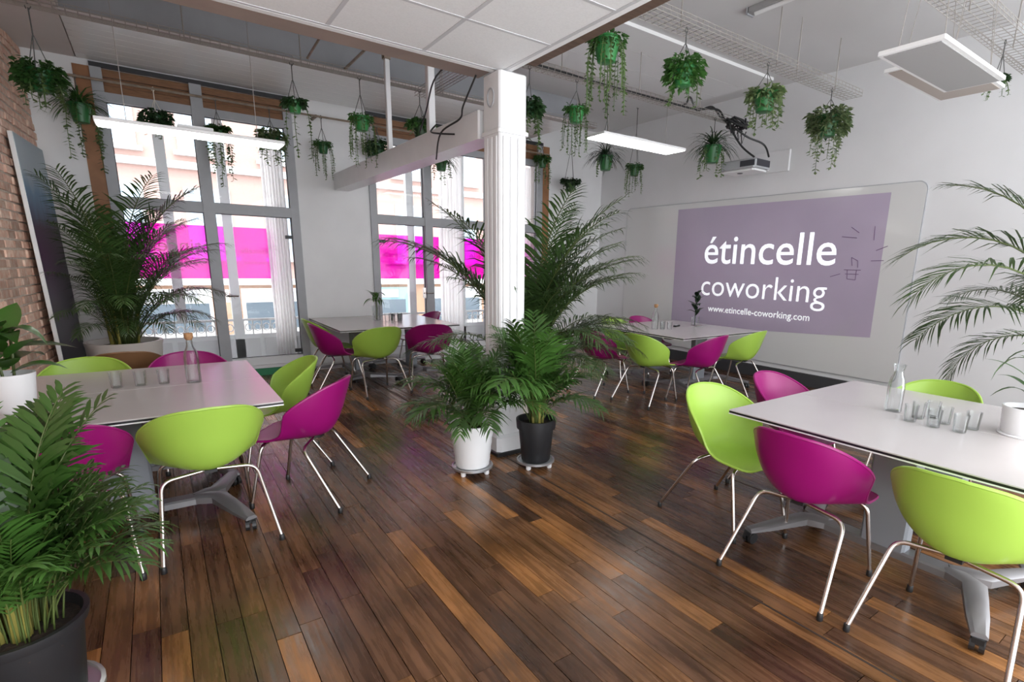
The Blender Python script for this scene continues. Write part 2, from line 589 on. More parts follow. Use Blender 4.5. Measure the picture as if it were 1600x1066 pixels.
w2 = make_window(2, 'tall grey framed window behind the white pillar', 2.6, 5.6, [3.48, 4.55], 1)
bar(w2, 'wood_reveal', m_orange, 5.602, 5.75, .14, 3.5, YB-.01, YB+.09)
bar(w2, 'sill', m_white, 2.6, 5.75, .10, .138, YB-.07, YB-.002)
for root, hx in ((w1, .72), (w2, 3.39)):
    h = MB()
    h.tube(fillet([(hx, YB-.005, 1.06), (hx, YB-.07, 1.06), (hx+.12, YB-.07, 1.06)], .02), .011)
    h.box(hx-.02, hx+.02, YB-.012, YB+.03, .98, 1.14)
    h.build('handle', m_chrome, root, smooth=True)
for root, hx in ((w1, 1.52), (w2, 2.74)):
    for zz in (1.82, .30):
        MB().box(hx-.06, hx+.06, YB-.02, YB+.03, zz-.022, zz+.022).build('patch_hinge', m_black, root)
MB().box(.2, 1.64, YB-.05, YB-.002, .0, .095).build('plinth_board', m_greenp, w1)
# outer white sashes
def outer(n, label, posts, x0, x1):
    root = tag(link('window_%d' % n, None), label, kind='structure')
    for a, z0, z1 in posts:
        bar(root, 'outer_post', m_oframe, a-.055, a+.055, z0, z1, YB+.30, YB+.38)
    bar(root, 'outer_transom', m_oframe, x0, x1, 2.14, 2.22, YB+.305, YB+.375)
    bar(root, 'apron_panel', m_oframe, x0, x1, .14, .52, YB+.32, YB+.36)
    for i in range(int((x1-x0)/.5)):
        bar(root, 'apron_moulding', m_wall, x0+.06+i*.5, x0+.5+i*.5, .2, .46, YB+.30, YB+.318)
    r = MB()
    r.box(x0, x1, YB+.325, YB+.355, .70, .73)
    nx = int((x1-x0)/.11)
    for i in range(nx):
        cx = x0+.06+i*.11
        r.tube([(cx+.04*math.cos(t*PI/4), YB+.34, .61+.05*math.sin(t*PI/4)) for t in range(9)], .008, 5)
        r.box(cx+.045, cx+.06, YB+.335, YB+.347, .52, .70)
    r.build('scroll_railing', m_oframe, root)
    return root
w3 = outer(3, 'white outer sash behind the first window', [(-.36, .14, 3.5), (.22, .73, 3.5), (.84, .14, 3.5), (1.5, .14, 3.5)], -.42, 1.6)
w4 = outer(4, 'white outer sash behind the second window', [(2.72, .14, 3.5), (3.32, .14, 3.5), (4.2, .14, 3.5), (5.0, .14, 3.5), (5.62, .14, 3.5)], 2.64, 5.7)

def text_mesh(s, size, m, name, sx=1.0, bold=0, italic=0):
    cu = bpy.data.curves.new(name, 'FONT')
    cu.body = s
    cu.size = size
    cu.offset = bold
    cu.shear = italic
    cu.resolution_u = 4
    o = bpy.data.objects.new(name, cu)
    C.objects.link(o)
    dg = bpy.context.evaluated_depsgraph_get()
    me = bpy.data.meshes.new_from_object(o.evaluated_get(dg))
    bpy.data.objects.remove(o)
    xs_ = [v.co.x for v in me.vertices]
    x0, x1 = min(xs_), max(xs_)
    for v in me.vertices:
        v.co.x = (v.co.x-x0)*sx
    me.materials.clear()
    me.materials.append(m)
    return me, (x1-x0)*sx

# magenta film bands on the outer sashes
def film(x0, x1, label, txt):
    yf = YB+.29
    f = MB().box(x0, x1, yf-.003, yf, 1.27, 1.93).build('window_film', m_film)
    tag(f, label, 'window film', 'magenta film bands on the windows')
    if txt:
        me, wd = text_mesh('étincelle', .2, m_filmt, 'film_lettering')
        s = (x1-x0)*.72/wd
        me2 = me
        o = link('film_lettering', me2, f, ((x1+x0)/2+wd*s/2, yf-.006, 1.60), (R(90), 0, 0), (-s, s, s))
        me, wd = text_mesh('coworking', .2, m_filmt, 'film_lettering')
        s = (x1-x0)*.6/wd
        link('film_lettering', me, f, ((x1+x0)/2+wd*s/2, yf-.006, 1.46), (R(90), 0, 0), (-s, s, s))
film(-.30, .785, 'magenta film band on glass left of the first window mullion, behind palm fronds', True)
film(.895, 1.34, 'narrow magenta film band on glass beside the first window curtain', True)
film(2.775, 3.265, 'magenta film band on glass nearest the hinges of the second window', True)
film(3.375, 3.78, 'magenta film band on glass between door handle and curtain of the second window', True)
film(4.24, 4.945, 'magenta film band on glass behind the white pillar', True)
film(5.055, 5.565, 'magenta film band on glass next to the tan wood reveal of second window', False)

def curtain(x0, x1, z0, z1, label):
    n = 60
    vs, fs = [], []
    for i in range(n+1):
        t = i/n
        xx = x0+(x1-x0)*t
        yy = YB+.20+.028*math.sin(t*PI*2*7)+.01*math.sin(t*31)
        for zz in (z0, (z0+z1)/2, z1):
            vs.append((xx, yy+(.006*math.sin(t*40) if zz == z0 else 0), zz))
    for i in range(n):
        for k in range(2):
            a = i*3+k
            fs.append((a, a+3, a+4, a+1))
    o = MB().add(vs, fs).build('sheer_curtain', m_curt, smooth=True, angle=None)
    tag(o, label, 'curtain', 'white sheer curtains in the windows')
    return o
curtain(1.27, 1.53, .16, 3.16, 'white sheer curtain gathered at right side of the first window')
curtain(3.76, 4.16, .16, 3.16, 'white sheer curtain hanging just beside the white pillar')
curtain(5.15, 5.5, .16, 3.16, 'white sheer curtain hanging behind the tall palm by the tan wood reveal')

# ------------------------------------------------------------------ street outside
m_street = mat('street_asphalt', (.34, .34, .35), .9, noise=.15, nscale=3)
m_pave = mat('pavement_stone', (.55, .53, .5), .9, noise=.1, nscale=5)
m_fac = mat('pink_brick_facade', (.50, .33, .29), .9, noise=.1, nscale=14, stretch=(1, 1, 6))
m_facs = mat('salmon_render', (.46, .28, .19), .9, noise=.06, nscale=3)
m_stone = mat('white_stone_trim', (.66, .65, .64), .8)
m_oglass = mat('street_window_glass', (.42, .52, .62), .1, spec=.6)
m_shop = mat('shop_dark_glass', (.10, .13, .16), .15)
m_teal = mat('teal_shopfront', (.25, .42, .46), .5)
st = MB().box(-14, 26, 8.4, 40, -.75, -.6).build('street', m_street)
tag(st, 'grey asphalt street outside', kind='structure')
pv = MB().box(-14, 26, 14.2, 16, -.6, -.48).build('pavement', m_pave)
tag(pv, 'pale pavement across the street', kind='structure')
bd = thing('street_building', 'pink brick building across the street seen through the windows', 'building', (0, 16, -.6))
MB().box(-12, 24, 0, 6, 1.5, 9).build('brick_wall', m_fac, bd)
MB().box(-12, 24, .02, 6, 0, 1.5).build('ground_wall', m_facs, bd)
for zz in (1.45, 4.15, 5.6):
    MB().box(-12, 24, -.12, .02, zz, zz+.16).build('cornice', m_stone, bd)
for k in range(15):
    xx = -6.1+k*1.72
    for z0, z1 in ((2.15, 3.75), (4.55, 6.6)):
        f = MB().box(xx, xx+.95, -.05, .02, z0, z1).build('window_frame', m_stone, bd)
        for i in range(2):
            MB().box(xx+.07+i*.42, xx+.46+i*.42, -.06, -.045, z0+.08, z1-.08).build('window_pane', m_oglass, f)
        MB().box(xx-.1, xx+1.05, -.14, .0, z0-.1, z0).build('window_sill', m_stone, f)
for k in range(10):
    xx = -5.9+k*2.55
    f = MB().box(xx, xx+1.9, -.08, .03, .12, 1.36).build('shopfront', m_teal if k % 3 == 1 else m_stone, bd)
    MB().box(xx+.08, xx+1.82, -.095, -.075, .3, 1.0).build('shop_window', m_shop, f)
    MB().box(xx+.3, xx+1.6, -.11, -.09, 1.06, 1.3).build('shop_sign', m_frame, f)
roofd = MB().box(-12.2, 24.2, -.4, 6, 9, 9.3).build('eaves', m_stone, bd)

# ------------------------------------------------------------------ pillar, hung beam, pipes
def groove_face(mb, axis, c0, c1, f, z0, z1, n, d):
    step = (c1-c0)/n
    for i in range(n):
        a, b = c0+i*step+step*.22, c0+(i+1)*step-step*.22
        if axis == 'y':
            mb.box(a, b, f-d, f+.002, z0, z1)
        else:
            mb.box(f-d, f+.002, a, b, z0, z1)
pl = thing('pillar', 'white square fluted pillar standing in the middle of the room', 'pillar', (2.245, 3.70, 0))
hw = .118
MB().bbox(-hw, hw, -hw, hw, .16, 2.885, .012).build('shaft', m_white, pl)
for axis in 'xy':
    for i in range(3):
        a = -hw+.026+i*.064
        mb = MB()
        if axis == 'y': mb.bbox(a, a+.046, -hw-.010, -hw+.001, .35, 2.45, .006)
        else: mb.bbox(-hw-.010, -hw+.001, a, a+.046, .35, 2.45, .006)
        mb.build('flute', m_white, pl)
mb = MB()
mb.bbox(-hw-.03, hw+.03, -hw-.03, hw+.03, .03, .17, .03)
mb.build('plinth', m_white, pl)
MB().bbox(-hw-.045, hw+.045, -hw-.045, hw+.045, 0, .032, .01).build('base_ring', m_black, pl)
MB().bbox(-hw-.012, hw+.012, -hw-.012, hw+.012, 2.47, 2.50, .008).build('neck_band', m_white, pl)
MB().bbox(-.05, .06, -hw-.07, -hw, 1.08, 1.10, .006).build('small_shelf', m_white, pl)
ring = MB()
ring.tube([(-hw-.004, .0+.045*math.cos(t*PI/8), 2.72+.062*math.sin(t*PI/8)) for t in range(17)], .006, 6)
ring.build('oval_ornament', m_frame, pl, smooth=True)

bm = thing('hanging_beam', 'white boxed beam running from the pillar to the window wall', 'beam', (2.12, 0, 2.47))
MB().bbox(0, .20, 3.88, 7.985, 0, .21, .012).build('casing', m_white, bm)
for yy, a in ((4.85, .065), (5.9, .05)):
    p_ = MB().bbox(.03, .03+a, yy, yy+a, .21, 1.09, .006).build('post', m_white, bm)
    MB().bbox(.02, .04+a, yy-.01, yy+a+.01, 1.09, 1.20, .004).build('post_bracket', m_conduit, p_)
def pipe(name, pts, r, m, label, cat, group=None, seg=8):
    return tag(MB().tube(pts, r, seg).build(name, m, smooth=True), label, cat, group)
pipe('ceiling_pipe', [(1.98, 3.75, 3.62), (1.98, 6.70, 3.62)], .014, m_conduit, 'thin brown pipe running from dropped ceiling to window soffit', 'pipe')
pipe('ceiling_conduit', fillet([(1.45, 5.2, 3.9), (1.45, 5.2, 3.52), (1.45, 6.1, 3.46)], .05), .011, m_conduit, 'thin bent conduit dropping from ceiling to the window cable tray', 'pipe')
pipe('curtain_pole', [(-.80, 7.78, 3.33), (5.6, 7.78, 3.33)], .013, m_conduit, 'long thin brown pole above the windows carrying hanging plants', 'pole')
pole_br = bpy.data.objects['curtain_pole']
for xx in (-.78, 1.9, 5.55):
    MB().box(xx-.012, xx+.012, 7.77, 8.0, 3.315, 3.345).build('pole_bracket', m_conduit, pole_br)
def cable(pts, r, label):
    n = []
    P = [Vector(p) for p in pts]
    for i in range(len(P)-1):
        p0, p1, p2, p3 = P[max(i-1,0)], P[i], P[i+1], P[min(i+2, len(P)-1)]
        for k in range(6):
            t = k/6
            n.append(.5*((2*p1)+(p2-p0)*t+(2*p0-5*p1+4*p2-p3)*t*t+(3*p1-p0-3*p2+p3)*t**3))
    n.append(P[-1])
    return tag(MB().tube(n, r, 6).build('cable', m_black, smooth=True), label, 'cable')
cable([(2.06, 3.80, 2.88), (2.03, 3.95, 2.70), (2.05, 4.05, 2.63), (1.98, 4.25, 2.55), (2.105, 4.62, 2.42)], .007, 'black cable looping from the pillar down over the hung white beam')
cable([(2.0, 3.76, 3.02), (1.98, 4.3, 2.98), (2.06, 4.7, 2.82), (2.10, 4.95, 2.69)], .007, 'black cable dropping from dropped ceiling to the beam post')
cable([(2.10, 4.6, 2.69), (2.03, 4.55, 2.62), (2.03, 4.40, 2.58), (2.10, 4.25, 2.56)], .007, 'short black cable drooping against the hung white beam')

# ------------------------------------------------------------------ wire cable trays
def tray(x0, x1, y, z, label, w=.16, h=.06, axis='x', rods=()):
    t = thing('cable_tray', label, 'cable tray', (0, 0, 0), 0, 'wire mesh cable trays')
    def P(a, b, c): return (a, y+b, c) if axis == 'x' else (y+b, a, c)
    for b, c in ((-w/2, z+h), (-w/2, z+h/2), (-w/2, z), (-w/4, z), (0, z), (w/4, z), (w/2, z), (w/2, z+h/2), (w/2, z+h)):
        MB().tube([P(x0, b, c), P(x1, b, c)], .003, 5).build('long_wire', m_steel, t)
    mb = MB()
    a = x0+.02
    while a < x1:
        mb.tube([P(a, -w/2, z+h), P(a, -w/2, z), P(a, w/2, z), P(a, w/2, z+h)], .0026, 4)
        a += .075
    tag(mb.build('cross_wires', m_steel, t), kind='stuff')
    for a, zt in rods:
        r = MB()
        r.tube([P(a, 0, z), P(a, 0, zt)], .006, 6)
        r.build('hanger_rod', m_steel, t)
    return t
tray(2.3, 6.45, 3.25, 3.40, 'wire mesh cable tray with plants hung below, ending free near the whiteboard wall', w=.20, rods=((3.6, 3.9), (4.95, 3.9), (5.3, 3.9), (6.05, 3.9)))
tray(2.35, 6.35, 4.75, 3.40, 'wire mesh cable tray carrying black cables towards the projector', w=.12, rods=((3.55, 3.86), (4.65, 3.86), (5.7, 3.86)))
tray(-.95, 5.2, 6.15, 3.40, 'long wire mesh cable tray in front of the windows', w=.08, rods=((.45, 3.9), (1.4, 3.9), (2.9, 3.9)))
tray(4.2, 6.9, 1.76, 3.40, 'wire mesh cable tray above the two ceiling heater panels', w=.26, rods=((5.0, 3.9), (6.05, 3.9)))
tray(3.8, 6.1, 2.62, 3.32, 'short wire mesh cable tray running above the hung white beam', w=.16, axis='y', rods=((4.2, 3.9), (5.6, 3.9)))
cable([(2.4, 4.73, 3.425), (3.0, 4.77, 3.43), (3.6, 4.74, 3.425), (4.3, 4.77, 3.44), (5.0, 4.73, 3.43), (5.6, 4.76, 3.45), (6.0, 4.72, 3.50), (6.2, 4.75, 3.43), (6.3, 4.7, 3.3), (6.42, 4.6, 3.10), (6.5, 4.45, 2.96)], .013, 'black cable running along the tray and dropping to the projector')
cable([(2.4, 4.78, 3.43), (3.3, 4.72, 3.43), (4.2, 4.76, 3.43), (5.3, 4.74, 3.43), (5.5, 4.75, 3.56), (5.65, 4.75, 3.44), (5.95, 4.76, 3.53), (6.15, 4.74, 3.42), (6.35, 4.5, 3.2), (6.6, 4.4, 3.12), (6.62, 4.32, 2.96)], .012, 'black cable looping above the tray end beside the projector')
cb = MB()
for k in range(6):
    a0 = random.uniform(0, 6)
    pts = [(6.30+.16*math.cos(a0+t*.8)*(1+.2*math.sin(k+t)), 4.62+.10*math.sin(a0+t*.8), 3.36+.05*math.sin(k*2+t*1.3)) for t in range(10)]
    cb.tube(pts, .013, 6)
for k in range(4):
    xx = 6.15+k*.08
    cb.tube([(xx, 4.62, 3.34), (xx+.02, 4.6, 3.22-.03*k), (xx+.06, 4.58, 3.28)], .008, 5)
tag(cb.build('cable_bundle', m_black, smooth=True), 'tangled bundle of black cables at the tray end above the projector', 'cables')

# ------------------------------------------------------------------ ceiling lamps and panels
def led(x0, x1, y0, y1, z, ztop, label):
    t = thing('led_panel', label, 'ceiling lamp', ((x0+x1)/2, (y0+y1)/2, z), 0, 'slim hanging led panels')
    a, b = (x1-x0)/2, (y1-y0)/2
    MB().bbox(-a, a, -b, b, .004, .03, .004).build('housing', m_whitep, t)
    MB().box(-a+.012, a-.012, -b+.012, b-.012, -.002, .0042).build('diffuser', m_led, t)
    MB().box(-.12, .12, -.04, .04, .03, .07).build('driver', m_whitep, t)
    for sx in (-1, 1):
        MB().tube([(sx*a*.7, 0, .03), (sx*a*.7, 0, ztop-z)], .0025, 5).build('suspension_wire', m_steel, t)
led(-.23, 1.04, 5.35, 5.62, 2.50, 3.898, 'lit slim led panel hanging in front of the first window')
led(4.0, 5.31, 4.58, 4.90, 2.90, 3.86, 'lit slim led panel hanging near the projector')
def heater(x0, x1, y0, y1, z, m, label):
    t = thing('heater_panel', label, 'heater panel', ((x0+x1)/2, (y0+y1)/2, z), 0, 'suspended heater panels')
    a, b = (x1-x0)/2, (y1-y0)/2
    MB().bbox(-a, a, -b, b, .004, .03, .004).build('frame', m_whitep, t)
    MB().box(-a+.025, a-.025, -b+.025, b-.025, -.001, .0042).build('face', m, t)
    for sx in (-1, 1):
        for sy in (-1, 1):
            MB().tube([(sx*a*.75, sy*b*.7, .03), (sx*a*.7, sy*b*.3, 3.9-z)], .0025, 5).build('suspension_wire', m_steel, t)
heater(3.66, 4.72, 1.38, 1.73, 2.80, m_panel, 'grey flat heater panel with white edge hanging from the ceiling')
heater(4.62, 5.70, 1.66, 2.12, 3.00, m_beige, 'beige flat heater panel hanging higher behind the grey one')
bl_ = thing('batten_lamp', 'unlit grey batten lamp fixed to the high ceiling', 'ceiling lamp', (4.76, 3.0, 3.86))
MB().bbox(-.05, .05, -.55, .45, -.01, .04, .012).build('housing', m_panel, bl_)
MB().tube([(0, -.5, -.015), (0, .4, -.015)], .02, 10).build('tube', m_whitep, bl_, smooth=True)
MB().box(-.05, .05, .45, .47, -.02, .04).build('end_cap', m_frame, bl_)

# ------------------------------------------------------------------ whiteboard and painted projection
def rrect(y0, y1, z0, z1, r, n=8):
    pts = []
    for cy, cz, a in ((y1-r, z1-r, 0), (y0+r, z1-r, 90), (y0+r, z0+r, 180), (y1-r, z0+r, 270)):
        for k in range(n+1):
            t = R(a+90*k/n)
            pts.append((cy+r*math.cos(t), cz+r*math.sin(t)))
    return pts
wbd = thing('whiteboard', 'very large glossy whiteboard with rounded corners on the right wall', 'whiteboard', (6.97, 0, 0))
def slab(pts, x0, x1):
    n = len(pts)
    vs = [(x0, p[0], p[1]) for p in pts]+[(x1, p[0], p[1]) for p in pts]
    fs = [tuple(range(n)), tuple(range(n, 2*n))[::-1]]+[(i, i+n, (i+1) % n+n, (i+1) % n) for i in range(n)]
    return MB().add(vs, fs)
slab(rrect(2.545, 7.25, .23, 2.53, .10), -.02, -.001).build('edge_trim', m_frame, wbd)
slab(rrect(2.555, 7.24, .24, 2.52, .095), -.024, -.0195).build('writing_surface', m_whiteb, wbd)
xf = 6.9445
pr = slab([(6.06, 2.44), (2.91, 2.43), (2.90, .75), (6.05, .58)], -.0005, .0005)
po = pr.build('painted_projection', m_proj, None, loc=(xf, 0, 0))
tag(po, 'mauve sheet painted as the projected slide on the whiteboard, with glowing white lettering', 'projection')
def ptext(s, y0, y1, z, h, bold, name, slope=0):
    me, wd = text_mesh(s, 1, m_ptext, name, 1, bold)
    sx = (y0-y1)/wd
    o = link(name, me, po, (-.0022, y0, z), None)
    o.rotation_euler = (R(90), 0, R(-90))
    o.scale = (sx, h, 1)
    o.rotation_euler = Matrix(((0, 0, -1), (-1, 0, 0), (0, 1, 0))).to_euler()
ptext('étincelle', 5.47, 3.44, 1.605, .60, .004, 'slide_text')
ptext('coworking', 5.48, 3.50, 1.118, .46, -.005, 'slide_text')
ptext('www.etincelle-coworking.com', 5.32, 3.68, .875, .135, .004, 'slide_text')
for (a, b) in (((3.40, 1.95), (3.22, 1.93)), ((3.30, 2.06), (3.2, 1.99)), ((3.03, 2.06), (3.02, 1.90)), ((2.98, 1.78), (2.86, 1.83)), ((3.02, 1.66), (2.88, 1.665)),
               ((3.25, 1.70), (3.17, 1.66)), ((3.25, 1.70), (3.23, 1.60)), ((3.17, 1.66), (3.16, 1.58)), ((3.32, 1.55), (3.12, 1.55)), ((3.28, 1.55), (3.27, 1.44)), ((3.17, 1.55), (3.17, 1.43)), ((3.27, 1.44), (3.17, 1.43)), ((3.3, 1.5), (3.14, 1.5)), ((3.48, 1.46), (3.36, 1.50))):
    MB().tube([(-.0015, a[0], a[1]), (-.0015, b[0], b[1])], .004, 5).build('marker_stroke', m_mark, po)

pj = thing('projector', 'grey short-throw projector mounted on an arm on the whiteboard wall', 'projector', (6.45, 4.55, 2.80))
MB().bbox(-.17, .17, -.27, .27, 0, .115, .03).build('body', m_projr, pj)
MB().bbox(-.15, .15, -.24, .24, -.03, 0, .02).build('underside', m_whitep, pj)
MB().box(-.176, -.168, -.26, -.05, .02, .09).build('side_grille', m_projd, pj)
MB().box(-.14, .14, -.276, -.268, .02, .10).build('end_grille', m_projd, pj)
MB().lathe([(.035, -.034), (.04, -.02), (.03, -.005)], 16, (-.02, .05, 0)).build('lens', m_projd, pj)
MB().bbox(.15, .515, -.04, .04, .05, .10, .01).build('mount_arm', m_whitep, pj)
MB().bbox(.49, .518, -.33, .36, .02, .29, .01).build('wall_plate', m_wall, pj)

# leaning canvas against the brick wall
cv = thing('leaning_canvas', 'tall dark canvas with blue top and white edges leaning on the brick wall', 'canvas')
m_paint = bpy.data.materials.new('dark_abstract_paint')
m_paint.use_nodes = True
N, L = m_paint.node_tree.nodes, m_paint.node_tree.links
tc = N.new('ShaderNodeTexCoord'); sp = N.new('ShaderNodeSeparateXYZ'); rmp = N.new('ShaderNodeValToRGB')
nz = N.new('ShaderNodeTexNoise'); nz.inputs['Scale'].default_value = 3
ad = N.new('ShaderNodeMath'); ad.operation = 'MULTIPLY_ADD'; ad.inputs[1].default_value = .25
L.new(tc.outputs['Generated'], sp.inputs[0]); L.new(tc.outputs['Generated'], nz.inputs['Vector'])
L.new(nz.outputs[0], ad.inputs[0]); L.new(sp.outputs[2], ad.inputs[2])
L.new(ad.outputs[0], rmp.inputs[0])
e = rmp.color_ramp.elements
e[0].position = .1; e[0].color = (.07, .075, .09, 1)
e[1].position = 1.1; e[1].color = (.35, .42, .46, 1)
for p_, c_ in ((.5, (.03, .025, .04, 1)), (.78, (.05, .03, .05, 1)), (.92, (.10, .22, .34, 1))):
    q_ = e.new(p_); q_.color = c_
L.new(rmp.outputs[0], N['Principled BSDF'].inputs['Base Color'])
N['Principled BSDF'].inputs['Roughness'].default_value = .5
cv.location = (-.745, 7.36, .0)
cv.rotation_euler = (0, R(-1.6), R(-4))
MB().bbox(-.035, .0, -.56, .46, .24, 2.58, .004).build('stretcher', m_whitep, cv)
MB().box(.0, .003, -.555, .455, .245, 2.575).build('painted_face', m_paint, cv)
MB().box(-.035, -.005, -.5, .4, 0, .24).build('support_block', m_black, cv)

# ------------------------------------------------------------------ chairs
def lerp_curve(keys, v):
    for i in range(len(keys)-1):
        if v <= keys[i+1][0]:
            a, b = keys[i], keys[i+1]
            p0, p3 = keys[max(i-1, 0)], keys[min(i+2, len(keys)-1)]
            t = (v-a[0])/(b[0]-a[0])
            out = []
            for k in range(1, len(a)):
                m0 = (b[k]-p0[k])/max(b[0]-p0[0], 1e-6)*(b[0]-a[0])
                m1 = (p3[k]-a[k])/max(p3[0]-a[0], 1e-6)*(b[0]-a[0])
                out.append((2*t**3-3*t*t+1)*a[k]+(t**3-2*t*t+t)*m0+(-2*t**3+3*t*t)*b[k]+(t**3-t*t)*m1)
            return out
    return list(keys[-1][1:])
CL = [(0, .275, .438), (.12, .19, .438), (.3, .03, .428), (.42, -.10, .432), (.52, -.175, .460), (.64, -.228, .545), (.8, -.265, .66), (1, -.311, .8095)]
RM = [(0, .175, .272, .440), (.05, .212, .245, .444), (.14, .228, .17, .450), (.27, .238, .07, .464), (.36, .248, .012, .505), (.43, .270, -.018, .585), (.47, .283, -.035, .628), (.53, .279, -.075, .668), (.62, .258, -.135, .712), (.74, .215, -.205, .757), (.86, .155, -.263, .790), (.94, .098, -.295, .803), (1, .045, -.308, .807)]
def shell_mesh(name, m):
    nv, nu = 34, 18
    G = []
    for i in range(nv+1):
        v = i/nv
        cy, cz = lerp_curve(CL, v)
        rx_, ry, rz = lerp_curve(RM, v)
        rx_ = max(rx_, .0)
        row = []
        for j in range(-nu, nu+1):
            th = j/nu*PI/2
            s_ = abs(j)/nu
            k = .5*(1-math.cos(th))+.5*s_**1.7
            row.append(Vector((rx_*(.5*math.sin(th)+.5*j/nu), cy+(ry-cy)*k, cz+(rz-cz)*k)))
        G.append(row)
    W = 2*nu+1
    nor = []
    for i in range(nv+1):
        for j in range(W):
            a = G[min(i+1, nv)][j]-G[max(i-1, 0)][j]
            b = G[i][min(j+1, W-1)]-G[i][max(j-1, 0)]
            n = a.cross(b)
            if n.length < 1e-8:
                n = Vector((0, -1, .2))
            n.normalize()
            nor.append(n)
    for i in range(nv+1):
        bl_t = min(1, max(0, (i/nv-.80)/.12))
        if bl_t > 0:
            for j in range(W):
                nor[i*W+j] = (nor[i*W+j]*(1-bl_t)+nor[int(nv*.8)*W+nu]*bl_t).normalized()
    top = [p for r_ in G for p in r_]
    s0 = nor[(nv//3)*W+nu]
    sg = -1 if s0.z > 0 else 1      # towards the outside (underside)
    th = .011
    bot = [p+n*sg*th for p, n in zip(top, nor)]
    mb = MB()
    n0 = len(top)
    fs = []
    for i in range(nv):
        for j in range(W-1):
            a, b, c, d = i*W+j, i*W+j+1, (i+1)*W+j+1, (i+1)*W+j
            fs.append((a, b, c, d))
            fs.append((a+n0, d+n0, c+n0, b+n0))
    ed = [(0, j) for j in range(W)]+[(i, W-1) for i in range(1, nv+1)]+[(nv, j) for j in range(W-2, -1, -1)]+[(i, 0) for i in range(nv-1, 0, -1)]
    ids = [i*W+j for i, j in ed]
    for k in range(len(ids)):
        a, b = ids[k], ids[(k+1) % len(ids)]
        fs.append((b, a, a+n0, b+n0))
    mb.add(top+bot, fs)
    loop = [(G[i][j]+bot[i*W+j])*.5 for i, j in ed]
    mb.tube(loop+[loop[0]], .0078, 6, False)
    return mb.mesh(name, m, True, 50)
SH = {'green': shell_mesh('seat_shell', m_green), 'magenta': shell_mesh('seat_shell', m_mag), 'brown': shell_mesh('seat_shell', m_brnshell)}
LEGM = {}
for s in (-1, 1):
    pts = fillet([(s*.272, -.325, .022), (s*.222, -.10, .395), (0, -.085, .415)], .055, 6)
    LEGM['r', s] = MB().tube(pts, .0105, 8).mesh('leg', m_chrome, True, 60)
    pts = fillet([(s*.235, .245, .022), (s*.205, .165, .405), (0, .155, .420)], .05, 6)
    LEGM['f', s] = MB().tube(pts, .0105, 8).mesh('leg', m_chrome, True, 60)
CAPM = MB().lathe([(.013, 0), (.015, .006), (.0135, .034), (.012, .036)], 10).mesh('foot_cap', m_black, True, 50)
PADM = MB().box(-.03, .03, -.11, .19, -.004, .012).mesh('seat_bracket', m_black)
def chair(col, x, y, rz, label, group):
    t = thing('shell_chair', label, 'chair', (x, y, 0), R(rz), group)
    link('seat_shell', SH[col], t)
    link('seat_bracket', PADM, t, (0, -.02, .412))
    for k, fy, fx in (('r', -.325, .272), ('f', .245, .235)):
        for s in (-1, 1):
            l = link('leg', LEGM[k, s], t)
            link('foot_cap', CAPM, l, (s*fx, fy, 0))
    return t
gl, gf, gp, gr = 'chairs around the table by the brick wall', 'chairs around the table by the first and second windows', 'chairs around the table by the projection', 'chairs around the table with seven glasses'
# rz = 0 faces +y
chair('green', .115, 3.385, 4, 'lime green shell chair with its back to the room, before the corked bottle table', gl)
chair('magenta', -.475, 3.37, -2, 'magenta shell chair half hidden behind the palm in the near black pot', gl)
chair('magenta', .665, 3.65, 54, 'magenta shell chair turned sideways at the corner of the corked bottle table', gl)
chair('green', .62, 4.36, 88, 'lime green shell chair at the end of the corked bottle table, behind magenta one', gl)
chair('green', -.48, 4.79, 178, 'lime green shell chair facing the room across the table, near brick wall', gl)
chair('magenta', .14, 4.76, 182, 'magenta shell chair facing the room behind the corked bottle', gl)
chair('brown', -.29, 5.56, 4, 'brown shell chair standing between cream planter and green chair', gl)
chair('green', 1.74, 7.22, -90, 'lime green shell chair tucked between window curtain and magenta chair', gf)
chair('magenta', 1.69, 6.64, -92, 'magenta shell chair at the left end of the table with glass vase', gf)
chair('green', 2.02, 6.27, 6, 'lime green shell chair with its back to the room at glass vase table', gf)
chair('magenta', 2.70, 6.29, -14, 'magenta shell chair behind the palm in white pot', gf)
chair('magenta', 3.07, 7.5, 92, 'magenta shell chair on the window side of the glass vase table', gf)
chair('magenta', 4.36, 4.86, -92, 'magenta shell chair beside the tall palm at the projection table', gp)
chair('green', 4.52, 4.22, -84, 'lime green shell chair with its back to the pillar at projection table', gp)
chair('green', 5.22, 5.41, 180, 'lime green shell chair on the far side of the projection table corner', gp)
chair('magenta', 5.76, 5.41, 180, 'magenta shell chair on the far side of the projection table behind carafe', gp)
chair('magenta', 4.98, 3.90, 10, 'magenta shell chair with its back to the room at the projection table', gp)
chair('green', 5.80, 3.94, 8, 'lime green shell chair next to the whiteboard baseboard at the projection table', gp)
chair('green', 2.77, 1.84, 176, 'lime green shell chair showing its seat at the end of the seven glasses table', gr)
chair('magenta', 3.52, 1.86, 182, 'magenta shell chair at the end of the seven glasses table near the whiteboard', gr)
chair('magenta', 2.575, 1.24, -90, 'magenta shell chair with its back to the room at seven glasses table', gr)
chair('green', 2.60, .59, -90, 'lime green shell chair with its back to the room at seven glasses table', gr)
chair('green', 4.05, 1.28, 88, 'lime green shell chair against the white wall behind seven glasses table', gr)

